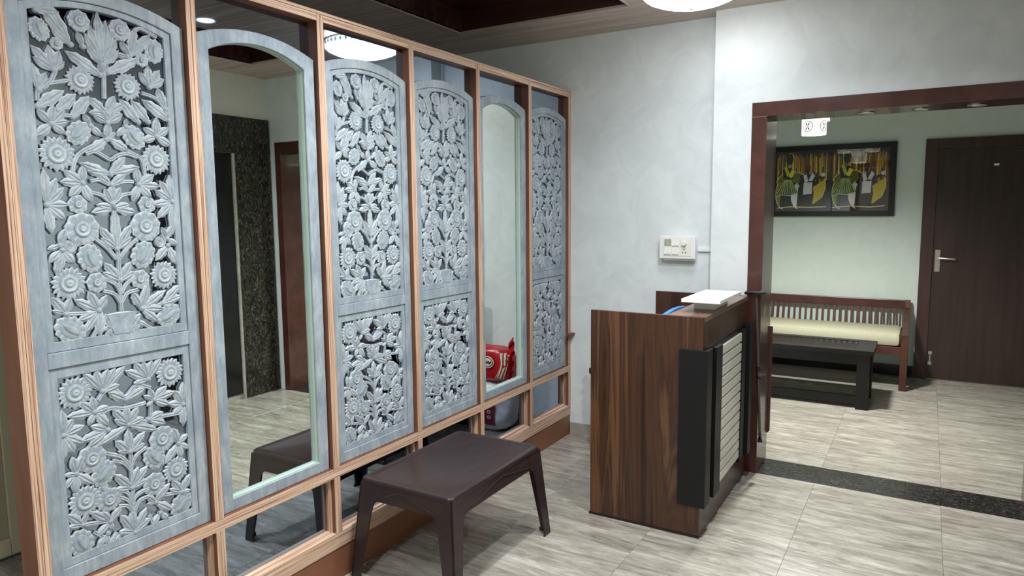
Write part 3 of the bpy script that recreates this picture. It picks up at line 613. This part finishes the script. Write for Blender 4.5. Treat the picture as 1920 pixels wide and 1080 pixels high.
# ================================================================== STOOL
def stool():
    x0,x1,y0,y1,zt=.066,.556,2.078,2.822,.452
    t=thing('plastic_stool',(.31,2.45,0),'dark brown moulded plastic stool table standing before the partition','stool')
    def rr(x0,x1,y0,y1,r,n=5):
        o=[]
        for cx,cy,a in ((x1-r,y1-r,0),(x0+r,y1-r,90),(x0+r,y0+r,180),(x1-r,y0+r,270)):
            o+=[(cx+r*math.cos(R(a+90*k/n)),cy+r*math.sin(R(a+90*k/n))) for k in range(n+1)]
        return o
    m=MB(); rings=[(0,.436,.0),(0,.447,0),(.004,.452,0),(.032,.452,0),(.035,.4495,0),(.30,.4495,0)]
    n0=len(m.v); A=[]
    for ins,z,_ in rings[:5]:
        A.append(len(m.v)); m.v+=[(a,b,z) for a,b in rr(x0+ins,x1-ins,y0+ins,y1-ins,max(.03-ins*.6,.01))]
    k=24
    for q,w in zip(A,A[1:]):
        for i in range(k): m.quad(q+i,q+(i+1)%k,w+(i+1)%k,w+i)
    m.f.append(tuple(A[-1]+i for i in range(k))); m.m.append(0); m.f.append(tuple(A[0]+i for i in range(k))[::-1]); m.m.append(0)
    part('top',m,M['stool'],t,smooth=True)
    # legs: angle section plates tapering to the foot
    sp=.036; zl=.436
    C=[(x0,y0,-1,-1),(x1,y0,1,-1),(x1,y1,1,1),(x0,y1,-1,1)]
    for cx,cy,sx,sy in C:
        m=MB(); tx,ty=cx-sx*.002,cy-sy*.002; fx,fy=cx+sx*sp,cy+sy*sp
        if fx<.012: fx=.012
        def plate(ax):
            prof=[(zl,.115),(.385,.105),(.365,.096),(.345,.084),(.31,.076),(.20,.066),(.02,.050),(.018,.058),(0,.060)]; tk=.007; n=len(m.v)
            for z,w in prof:
                s=1-z/zl; ox,oy=tx+(fx-tx)*s,ty+(fy-ty)*s
                if ax==0: P=[(ox,oy),(ox-sx*w,oy),(ox-sx*w,oy-sy*tk),(ox,oy-sy*tk)]
                else: P=[(ox,oy),(ox,oy-sy*w),(ox-sx*tk,oy-sy*w),(ox-sx*tk,oy)]
                m.v+=[(a,b,z) for a,b in P]
            for i in range(len(prof)-1):
                for j in range(4): m.quad(n+i*4+j,n+i*4+(j+1)%4,n+(i+1)*4+(j+1)%4,n+(i+1)*4+j)
            m.quad(n,n+1,n+2,n+3); e=n+(len(prof)-1)*4; m.quad(e,e+1,e+2,e+3)
        plate(0); plate(1); part('leg',m,M['stool'],t)
    # aprons between the legs with an embossed ridge
    def apron(axis,c,a,b,s):
        m=MB(); L=b-a; lo=.345; k=12; slope=sp/zl*.9
        e=.085
        poly=[(a+e,zl),(b-e,zl),(b-e,.352),(b-e-.012,.362)]+[(b-e-.012-(L-2*e-.024)*j/k,.362+.002*math.sin(math.pi*j/k)) for j in range(1,k)]+[(a+e+.012,.362),(a+e,.352)]
        n=len(m.v); q=len(poly)
        for off in (0,-.006):
            for p,z in poly:
                d=c+s*((zl-z)*slope+off-.002)
                m.v.append((p,d,z) if axis=='x' else (d,p,z))
        m.f.append(tuple(n+i for i in range(q))); m.m.append(0); m.f.append(tuple(n+q+i for i in range(q))[::-1]); m.m.append(0)
        for i in range(q): m.quad(n+i,n+(i+1)%q,n+q+(i+1)%q,n+q+i)
        pts=[(a+e+.002,.362),(a+L*.46,.414),(a+L*.53,.418),(b-e,.374)] if axis=='y' else [(a+e,.366),(a+L*.42,.418),(a+L*.5,.42),(b-e,.372)]
        m.tube([((p,c+s*((zl-z)*slope-.001),z) if axis=='x' else (c+s*((zl-z)*slope-.001),p,z)) for p,z in pts],.0028,6)
        part('apron',m,M['stool'],t)
    apron('x',y0,x0,x1,-1); apron('x',y1,x0,x1,1); apron('y',x1,y0,y1,1); apron('y',x0,y0,y1,-1)
stool()

# ================================================================== RECEPTION DESK
dk=thing('reception_desk',(.96,3.63,0),'dark walnut reception desk with black trim and pale slatted front','desk')
X0,X1,Y0,Y1=.672,1.250,3.155,4.112
part('side_panel',MB().box((X0,Y0,.010),(X1,Y0+.022,1.089)),M['desk'],dk,bevel=.002)
part('side_panel',MB().box((X0+.02,Y1-.022,.010),(X1,Y1,1.089)),M['desk'],dk,bevel=.002)
part('front_board',MB().box((X1-.022,Y0+.0225,.010),(X1,Y1-.0225,1.062)),M['desk'],dk)
part('counter_ledge',MB().box((1.062,Y0+.0225,1.063),(X1+.001,Y1-.0225,1.087)),M['desk_top'],dk,bevel=.001)
part('ledge_board',MB().box((1.062,Y0+.0225,.775),(1.078,Y1-.0225,1.0625)),M['desk'],dk)
part('inner_worktop',MB().box((X0+.02,Y0+.0225,.752),(X1-.0225,Y1-.0225,.774)),M['desk_top'],dk)
part('keyboard_tray',MB().box((.636,Y0+.06,.742),(.70,3.60,.768)).box((.64,Y0+.06,.735),(X0+.35,3.60,.742)),M['desk_black'],dk)
part('base_strip',MB().box((X0-.006,Y0-.003,0),(X1+.0,Y0+.026,.0098)),M['rubber'],dk); part('base_strip',MB().box((X0+.02,Y1-.024,0),(X1,Y1,.0098)),M['rubber'],dk)
part('black_corner_panel',MB().box((1.140,Y0-.010,.158),(1.276,Y0-.0005,.932)).box((X1+.0005,Y0-.0003,.158),(1.276,3.238,.932)),M['desk_black'],dk,bevel=.0015)
part('black_backing',MB().box((X1+.0003,3.240,.162),(1.2535,4.085,.925)),M['desk_black'],dk)
part('black_stile',MB().box((1.254,3.322,.150),(1.274,3.440,.918)),M['desk_black'],dk,bevel=.001)
part('black_stile',MB().box((1.254,3.888,.150),(1.274,3.965,.918)),M['desk_black'],dk,bevel=.001)
part('black_stile',MB().box((1.254,4.005,.158),(1.290,4.085,.932)),M['desk_black'],dk,bevel=.001)
ns=13; zs0,zs1=.176,.908; sh=(zs1-zs0)/ns
for k in range(ns): part('slat',MB().box((1.254,3.4405,zs0+k*sh+.0055),(1.268,3.8875,zs0+(k+1)*sh-.0055)),M['slat'],dk,bevel=.001)
rs=thing('white_raised_board',(1.2,3.5,1.087),'white raised writing board standing on the desk counter','board')
part('board',MB().box((1.105,3.275,1.1405),(1.296,3.715,1.158)),M['white'],rs,bevel=.0015)
part('block',MB().box((1.122,3.44,1.0875),(1.226,3.71,1.140)),M['white2'],rs,bevel=.001)
bf=thing('blue_folder',(1.03,3.4,.7745),'blue plastic folder standing behind the desk counter edge','folder')
fb=MB(); pl=[(3.20+.34*k/12,1.085-.0*k+.010*math.sin(math.pi*k/12)) for k in range(13)]
fb.prism([(3.20,.7745)]+[(a,b) for a,b in pl]+[(3.54,.7745)],'x',1.035,1.058); part('cover',fb,M['blue'],bf)
part('papers',MB().box((1.020,3.21,.776),(1.0345,3.53,1.07)),M['white2'],bf)
# walking stick hooked on the counter
ws=thing('walking_stick',(1.30,4.135,.20),'grey metal walking stick with black handle hanging on the desk edge','walking stick')
yw=4.135
part('handle',MB().tube([(1.222,yw,1.098),(1.235,yw,1.103),(1.265,yw,1.107),(1.295,yw,1.104),(1.325,yw,1.106),(1.340,yw,1.110)],[.007,.011,.012,.014,.011,.009],10),M['rubber'],ws,smooth=True)
part('neck',MB().tube([(1.293,yw,1.103),(1.291,yw,1.075)],[.014,.0115],10),M['rubber'],ws,smooth=True)
part('shaft',MB().tube([(1.291,yw,1.078),(1.312,yw,.66)],.0095,10),M['cane'],ws,smooth=True)
part('collar',MB().tube([(1.3125,yw,.668),(1.314,yw,.640)],.013,10),M['rubber'],ws,smooth=True); part('collar',MB().tube([(1.3155,yw,.61),(1.3165,yw,.592)],.0125,10),M['rubber'],ws,smooth=True)
part('lower_shaft',MB().tube([(1.312,yw,.655),(1.334,yw,.245)],.0078,10),M['cane'],ws,smooth=True)
part('tip',MB().tube([(1.333,yw,.262),(1.335,yw,.225),(1.3355,yw,.21)],[.011,.012,.0155],10),M['rubber'],ws,smooth=True)

# ================================================================== SWITCHBOARD
sb=thing('switchboard',(.775,YA,1.35),'white electrical switchboard on the wall above the reception desk','switchboard')
part('box',MB().box((.685,YA-.045,1.272),(.880,YA-.0005,1.415)),M['white2'],sb,bevel=.002)
part('plate',MB().box((.660,YA-.058,1.283),(.892,YA-.0455,1.428)),M['white'],sb,bevel=.004)
yp=YA-.0585
part('module_frame',MB().box((.684,yp-.0015,1.302),(.868,yp,1.412)),M['white2'],sb,bevel=.0005)
for r_,z in ((0,1.366),(1,1.312)):
    for c,x in enumerate((.694,.717,.744,.767)):
        if r_==0 and c<2: 
            part('blank_module',MB().box((x,yp-.004,z),(x+.019,yp-.0016,z+.042)),M['skirt'],sb); continue
        s=part('switch',MB().prism([(yp-.0016,z),(yp-.0016,z+.042),(yp-.003,z+.042),(yp-.008,z+.004),(yp-.008,z)],'x',x,x+.018),M['white'],sb)
kn=part('fan_regulator_knob',MB().lathe([(.0005,.018),(.014,.018),(.017,.0),(.0005,.0)],(0,0,0),16),M['white'],sb,smooth=True); kn.data.transform(Matrix.Translation(Vector((.822,yp-.001,1.382)))@Matrix.Rotation(R(90),4,'X')@Matrix.Translation(Vector(sb.location))) ; kn.data.transform(Matrix.Translation(-Vector(sb.location)))
for dx,dz in ((0,.012),(-.010,-.008),(.010,-.008)): part('socket_hole',MB().box((.822+dx-.003,yp-.0022,1.332+dz-.004),(.822+dx+.003,yp-.0012,1.332+dz+.004)),M['rubber'],sb)
tr=thing('cable_trunking',(.95,YA,1.34),'white cable trunking running from the switchboard up the wall corner','trunking')
part('horizontal_run',MB().box((.8935,YA-.014,1.330),(.984,YA-.0005,1.352)),M['white'],tr,bevel=.001)
part('vertical_run',MB().box((.984,YA-.014,1.330),(1.006,YA-.0005,ZC-.001)),M['wall'],tr,bevel=.001)
pg=thing('wooden_peg',(.02,YA,.73),'short brown wooden peg sticking out of the wall beside the partition','peg')
part('peg',MB().box((.006,YA-.09,.723),(.034,YA-.0005,.737)),M['knot'],pg,bevel=.001)

# ================================================================== BAGS BEHIND THE DESK
def lump(c,sz,seed,nu=28,nv=18,flat=.35,wr=.03):
    m=MB(); rnd=random.Random(seed); ph=[(rnd.uniform(2,7),rnd.uniform(1,6),rnd.uniform(0,6.3)) for _ in range(7)]
    n=0
    for i in range(nv+1):
        v=math.pi*i/nv-math.pi/2
        for j in range(nu):
            u=2*math.pi*j/nu
            cx,cy,cz=math.cos(v)*math.cos(u),math.cos(v)*math.sin(u),math.sin(v)
            sq=lambda a:math.copysign(abs(a)**.62,a)
            w=1+wr*sum(math.sin(a*u+b*v*2+p) for a,b,p in ph)/2.5*math.cos(v)
            x,y,z=sq(cx)*sz[0]*w,sq(cy)*sz[1]*w,sq(cz)*sz[2]*(1+wr*.4*math.sin(3*u))
            z=max(z,-sz[2])
            m.v.append((c[0]+x,c[1]+y,c[2]+z))
    for i in range(nv):
        for j in range(nu): m.quad(i*nu+j,i*nu+(j+1)%nu,(i+1)*nu+(j+1)%nu,(i+1)*nu+j)
    return m
def drape(c,sz,pts,off):
    # grid of (x,z) points laid on the front (-y) of a rounded bag
    m=MB(); P=3.226
    for row in pts:
        for x,z in row:
            X,Z=abs((x-c[0])/sz[0]),abs((z-c[2])/sz[2]); r=max(1-X**P-Z**P,.0)
            m.v.append((x,c[1]-sz[1]*r**(1/P)-off,z))
    k=len(pts[0])
    for i in range(len(pts)-1):
        for j in range(k-1): m.quad(i*k+j,i*k+j+1,(i+1)*k+j+1,(i+1)*k+j)
    return m
def band(x0,x1,z0,z1,dx,n=8,bow=0): return [[(x0+(x1-x0)*j/4+dx*i/n+bow*math.sin(math.pi*i/n),z0+(z1-z0)*i/n) for j in range(5)] for i in range(n+1)]
def disc(cx,cz,r0,rx,rz,n=28): return [[(cx+rx*q*math.cos(2*math.pi*k/n),cz+rz*q*math.sin(2*math.pi*k/n)) for k in range(n+1)] for q in (r0,(r0+1)/2,1)]
sk=thing('white_sack',(.48,4.12,0),'white sack with maroon print on the floor behind the desk, seen in glass','sack')
SC,SS=(.48,4.135,.176),(.20,.115,.174)
part('sack_body',lump(SC,SS,3,wr=.05),M['sack'],sk,smooth=True)
part('printed_band',drape(SC,SS,band(.385,.475,.06,.30,.0,10),.009),M['print_maroon'],sk,smooth=True)
for z in (.12,.16,.20,.245): part('printed_letter',drape(SC,SS,disc(.43,z,.55,.016,.013,14),.011),M['print_white'],sk)
rb=thing('red_packet',(.475,4.14,.36),'glossy red snack packet lying on the white sack, seen in the mirror','packet')
RC,RS=(.475,4.14,.492),(.190,.090,.128)
part('packet_body',lump(RC,RS,5,wr=.05),M['redbag'],rb,smooth=True)
cr=MB()
for i in range(13):
    t=i/12; z=.40+.27*t; w=.012*math.sin(i*2.1)
    cr.v+=[(.320+w*.4,4.125+w,z-.02),(.275-.01*math.sin(t*3)+w*.3,4.11+w*1.2,z+.03),(.275-.01*math.sin(t*3)+w*.3,4.12+w*1.2,z+.03),(.320+w*.4,4.137+w,z-.02)]
for i in range(12):
    for j in range(4): cr.quad(i*4+j,i*4+(j+1)%4,(i+1)*4+(j+1)%4,(i+1)*4+j)
cr.quad(0,1,2,3); cr.quad(48,49,50,51)
part('crimped_end',cr,M['redbag'],rb,smooth=True)
part('oval_emblem',drape(RC,RS,disc(.452,.515,0.02,.056,.044),.008),M['print_white'],rb,smooth=True)
part('emblem_ring',drape(RC,RS,disc(.452,.515,.86,.049,.037),.0095),M['print_dark'],rb,smooth=True)
sc=[]
for k in range(25):
    t=k/24; x=.418+.068*t; z=.515+.013*math.sin(k*1.25)*(1-.3*t)+.006*(t-.5); X,Z=abs((x-RC[0])/RS[0]),abs((z-RC[2])/RS[2])
    sc.append((x,RC[1]-RS[1]*(1-X**3.226-Z**3.226)**(1/3.226)-.0105,z))
part('emblem_script',MB().tube(sc,.0024,5),M['print_dark'],rb)
for x0,w,dx,bw in ((.372,.008,-.035,-.02),(.350,.012,-.035,-.02),(.330,.006,-.03,-.015),(.520,.008,.03,.02),(.545,.012,.03,.02),(.39,.005,-.04,-.03)):
    part('pale_stripe',drape(RC,RS,band(x0,x0+w,.40,.585,-dx if False else dx,10,bw),.008),M['print_white'],rb,smooth=True)

# ================================================================== HALL BEYOND THE OPENING
# bench
bn=thing('wooden_bench',(1.3,7.0,0),'reddish brown slatted wooden bench against the hall wall','bench')
BX0,BX1=.25,2.045
part('top_rail',MB().box((BX0+.06,7.300,.655),(BX1-.03,7.328,.735)),M['bench'],bn,bevel=.006)
part('lower_rail',MB().box((BX0+.06,7.270,.445),(BX1-.06,7.293,.480)),M['bench'],bn,bevel=.002)
x=BX0+.10; k=0
while x<BX1-.09:
    o=part('slat',MB().prism([(7.274,.478),(7.288,.478),(7.320,.657),(7.306,.657)],'x',x,x+.019),M['bench'],bn); x+=.0515
for xs in (BX0,BX1-.062):
    part('leg',MB().box((xs,6.735,0),(xs+.058,6.79,.50)),M['bench'],bn,bevel=.003)
    m=MB(); m.prism([(7.245,0),(7.295,0),(7.29,.42),(7.338,.735),(7.295,.735),(7.24,.42)],'x',xs+.008,xs+.050); part('leg',m,M['bench'],bn)
    part('side_rail',MB().box((xs+.012,6.79,.325),(xs+.046,7.24,.395)),M['bench'],bn)
    pts=[(6.742,.500),(6.90,.525),(7.05,.565),(7.20,.625),(7.35,.705)]
    m=MB(); m.prism([(a,b) for a,b in pts]+[(a+.008,b-.030) for a,b in pts[::-1]],'x',xs+.004,xs+.054); part('arm',m,M['bench'],bn)
part('front_rail',MB().box((BX0+.06,6.745,.315),(BX1-.062,6.775,.385)),M['bench'],bn,bevel=.002)
part('seat_board',MB().box((BX0+.06,6.78,.372),(BX1-.062,7.23,.386)),M['bench'],bn)
cu=thing('seat_cushion',(1.2,6.95,.387),'long pale yellow seat cushion lying on the slatted bench','cushion')
m=MB(); a,b,c,d,e,f_=BX0+.062,BX1-.066,6.735,7.255,.387,.505
part('cushion_body',MB().box((a,c,e),(b,d,f_)),M['cushion'],cu,smooth=True,bevel=.035)
# coffee table
ct=thing('coffee_table',(1.25,6.18,0),'low black coffee table with inset glass top and lower shelf','coffee table')
TX0,TX1,TY0,TY1,TZ=.62,1.822,5.925,6.44,.478
m=MB(); m.box((TX0,TY0,TZ-.035),(TX1,TY0+.09,TZ)).box((TX0,TY1-.09,TZ-.035),(TX1,TY1,TZ)).box((TX0,TY0+.09,TZ-.035),(TX0+.13,TY1-.09,TZ)).box((TX1-.13,TY0+.09,TZ-.035),(TX1,TY1-.09,TZ))
part('top_frame',m,M['table'],ct)
part('top_glass',MB().box((TX0+.131,TY0+.091,TZ-.012),(TX1-.131,TY1-.091,TZ-.004)),M['table_glass'],ct)
for k in range(14):
    x=TX0+.16+k*.067; part('top_slat',MB().box((x,TY0+.091,TZ-.034),(x+.035,TY1-.091,TZ-.0125)),M['table'],ct)
for x in (TX0+.03,TX1-.115):
    for y in (TY0+.015,TY1-.10): part('leg',MB().box((x,y,0),(x+.088,y+.085,TZ-.0355)),M['table'],ct,bevel=.002)
part('apron',MB().box((TX0+.118,TY0+.03,TZ-.12),(TX1-.115,TY0+.055,TZ-.0355)).box((TX0+.118,TY1-.055,TZ-.12),(TX1-.115,TY1-.03,TZ-.0355)),M['table'],ct)
part('shelf',MB().box((TX0+.118,TY0+.03,.178),(TX1-.1155,TY1-.03,.206)),M['table'],ct)
part('shelf_edge',MB().box((TX0+.118,TY0+.024,.192),(TX1-.1155,TY0+.0298,.2055)),M['table_edge'],ct)
part('bottom_board',MB().box((TX0+.118,TY0+.05,.03),(TX1-.1155,TY0+.07,.10)),M['table'],ct)

# framed painting
fp=thing('framed_painting',(1.31,YD,1.85),'black framed painting of four figures with drums before golden reeds','painting')
PX0,PX1,PZ0,PZ1=.745,1.858,1.512,2.202
m=MB(); fw=.052
for a,b in (((PX0,PZ0),(PX1,PZ0+fw)),((PX0,PZ1-fw),(PX1,PZ1)),((PX0,PZ0+fw),(PX0+fw,PZ1-fw)),((PX1-fw,PZ0+fw),(PX1,PZ1-fw))): m.box((a[0],YD-.035,a[1]),(b[0],YD-.0005,b[1]))
part('frame',m,M['table'],fp)
def vcol():
    m=mat('painted_canvas','#888888',.6); a=nd(m,'ShaderNodeVertexColor',layer_name='paint'); lk(m,a.outputs[0],bsdf(m).inputs['Base Color']); return m
M['canvas']=vcol()
CX0,CX1,CZ0,CZ1=PX0+fw,PX1-fw,PZ0+fw,PZ1-fw
cm=MB(); cols=[]; layer=[0]
def poly(pts,col,thick=.0):
    # pts in picture units: x 0..1 to the right, y 0..1 downwards; each stroke lies a little prouder than the last
    layer[0]+=1; y=YD-.0125-.000004*layer[0]; n=len(cm.v)
    cm.v+=[(CX0+(CX1-CX0)*p[0],y,CZ1-(CZ1-CZ0)*p[1]) for p in pts]; cm.f.append(tuple(n+i for i in range(len(pts)))); cm.m.append(0); cols.append(tuple(min(1,c*2.2) for c in lin(col)[:3])+(1,))
AS=(CX1-CX0)/(CZ1-CZ0)
def line(pts,w,col):
    for p,q in zip(pts,pts[1:]):
        dx,dy=(q[0]-p[0])*AS,q[1]-p[1]; L=math.hypot(dx,dy) or 1; nx,ny=-dy/L*w/AS,dx/L*w
        poly([(p[0]+nx,p[1]+ny),(q[0]+nx,q[1]+ny),(q[0]-nx,q[1]-ny),(p[0]-nx,p[1]-ny)],col)
def ell(cx,cy,rx,ry,col,a0=0,a1=360,n=20): poly([(cx+rx*math.cos(R(a0+(a1-a0)*k/n)),cy+ry*math.sin(R(a0+(a1-a0)*k/n))) for k in range(n+(a1-a0<360))],col)
def arc(cx,cy,rx,ry,a0,a1,w,col,n=14): line([(cx+rx*math.cos(R(a0+(a1-a0)*k/n)),cy+ry*math.sin(R(a0+(a1-a0)*k/n))) for k in range(n+1)],w,col)
poly([(0,0),(1,0),(1,1),(0,1)],'#17110b')
rp=random.Random(11)
poly([(.01,.10),(.99,.08),(.99,.48),(.01,.5)],'#3a2508')
for k in range(230):
    x=rp.uniform(.01,.985); t=.03+rp.uniform(0,.10); l=rp.uniform(.22,.46); w=rp.uniform(.0015,.0045)
    c=rp.choice(['#8a6a1a','#b08a28','#6e4d10','#c2a243','#d4bd62','#4a300a','#7a4a12','#a8801c'])
    poly([(x,t),(x+w,t+.01),(x+w*1.6+rp.uniform(-.004,.004),t+l),(x+rp.uniform(-.004,.002),t+l)],c)
poly([(0,.56),(1,.54),(1,1),(0,1)],'#1d150c')
for x in (.12,.48,.6,.98):
    pass
def pair(o,clip):
    # o: horizontal offset of a pair of figures
    def X(v): return min(v+o,.995)
    # big golden drums behind
    ell(X(.085),.70,.085,.26,'#6b6a14',120,250); arc(X(.09),.70,.088,.27,100,235,.006,'#d9dc8a')
    P=[(X(.155+.145*math.cos(R(a))),.52-.185*math.sin(R(a))) for a in range(0,181,12)]
    poly(P,'#59591a'); line(P,.006,'#c9cb62')
    ell(X(.225),.74,.075,.22,'#b9bcb0',110,262); arc(X(.225),.74,.077,.22,100,262,.006,'#e6e6dc')
    poly([(X(.345),.60),(X(.452),.47),(X(.455),.62),(X(.425),.76),(X(.345),.87),(X(.355),.72)],'#a79a1c'); line([(X(.452),.47),(X(.457),.62),(X(.428),.77),(X(.347),.88)],.006,'#e2dd74')
    # first figure: dark head, sash, fan skirt
    ell(X(.125),.135,.034,.085,'#0e0b0a'); arc(X(.135),.10,.03,.07,-120,60,.004,'#c9a94a')
    poly([(X(.06),.30),(X(.145),.26),(X(.165),.45),(X(.075),.47)],'#120e0c')
    poly([(X(.075),.26),(X(.10),.24),(X(.13),.38),(X(.105),.42)],'#9aa02c'); poly([(X(.145),.30),(X(.178),.33),(X(.15),.44),(X(.118),.42)],'#b3b53a')
    poly([(X(.08),.45),(X(.145),.46),(X(.215),.71),(X(.0)+.006,.73)],'#3c4a1a')
    for k in range(9):
        t=k/8; line([(X(.085+.055*t),.47),(X(.012+.195*t),.71+.01*math.sin(k))],.0042,rp.choice(['#a9c06a','#8aa348','#c6d492']))
    line([(X(.005),.755),(X(.06),.72),(X(.13),.735),(X(.20),.70)],.006,'#a8b89a'); line([(X(.17),.765),(X(.205),.70)],.004,'#cdd6c0')
    poly([(X(.065),.74),(X(.10),.74),(X(.095),.93),(X(.07),.93)],'#0d0a09'); poly([(X(.115),.74),(X(.145),.74),(X(.14),.93),(X(.115),.93)],'#0d0a09')
    # second figure: dark red head, pale bow and apron
    poly([(X(.22),.40),(X(.37),.38),(X(.36),.55),(X(.245),.56)],'#0f0c0b')
    line([(X(.36),.46),(X(.425),.44),(X(.44),.41)],.022,'#0f0c0b'); line([(X(.25),.46),(X(.205),.57)],.02,'#0f0c0b')
    ell(X(.293),.275,.026,.062,'#5c1f22'); ell(X(.293),.33,.016,.04,'#120d0c')
    poly([(X(.255),.40),(X(.285),.39),(X(.30),.50),(X(.27),.53)],'#c9cdc8'); poly([(X(.335),.36),(X(.362),.41),(X(.335),.50),(X(.302),.49)],'#d3d6d2')
    poly([(X(.262),.52),(X(.338),.52),(X(.335),.71),(X(.258),.72)],'#b9c0ba'); line([(X(.262),.54),(X(.26),.72),(X(.335),.705)],.005,'#eef0ea')
    poly([(X(.265),.72),(X(.335),.71),(X(.30),.92),(X(.275),.92)],'#1b1712')
    ell(X(.432),.40,.020,.032,'#e2e4dc'); ell(X(.205),.575,.016,.026,'#c9cdc4')
pair(.0,False); pair(.515,True)
line([(.02,.945),(.15,.925),(.30,.935),(.47,.93)],.006,'#d2c884'); line([(.52,.94),(.68,.92),(.85,.94),(.97,.92)],.006,'#d2c884')
me=cm.mesh('canvas',M['canvas'],recalc=False)
at=me.color_attributes.new('paint','FLOAT_COLOR','CORNER')
for p in me.polygons:
    for li in p.loop_indices: at.data[li].color=cols[p.index]
me.transform(Matrix.Translation(-Vector(fp.location))); link('canvas',me,fp)
def glass():
    m=bpy.data.materials.new('picture_glass'); m.use_nodes=True; nt=m.node_tree; nt.nodes.clear()
    o=nt.nodes.new('ShaderNodeOutputMaterial'); t=nt.nodes.new('ShaderNodeBsdfTransparent'); g=nt.nodes.new('ShaderNodeBsdfGlossy'); g.inputs['Roughness'].default_value=.01
    fr_=nt.nodes.new('ShaderNodeFresnel'); fr_.inputs[0].default_value=1.75; mx=nt.nodes.new('ShaderNodeMixShader')
    nt.links.new(fr_.outputs[0],mx.inputs[0]); nt.links.new(t.outputs[0],mx.inputs[1]); nt.links.new(g.outputs[0],mx.inputs[2]); nt.links.new(mx.outputs[0],o.inputs[0]); return m
M['glass']=glass()
gp=MB(); gp.v=[(CX0,YD-.0165,CZ0),(CX1,YD-.0165,CZ0),(CX1,YD-.0165,CZ1),(CX0,YD-.0165,CZ1)]; gp.quad(0,1,2,3); part('glass_pane',gp,M['glass'],fp)

hb=thing('wooden_board',(1.28,YC,.5),'narrow reddish brown board edge peeking out behind the opening jamb','board')
part('board',MB().prism([(1.20,.17),(1.319,.17),(1.329,.185),(1.329,.86),(1.20,.86)],'y',YC+.0075,YC+.022),M['opening'],hb,bevel=.002)
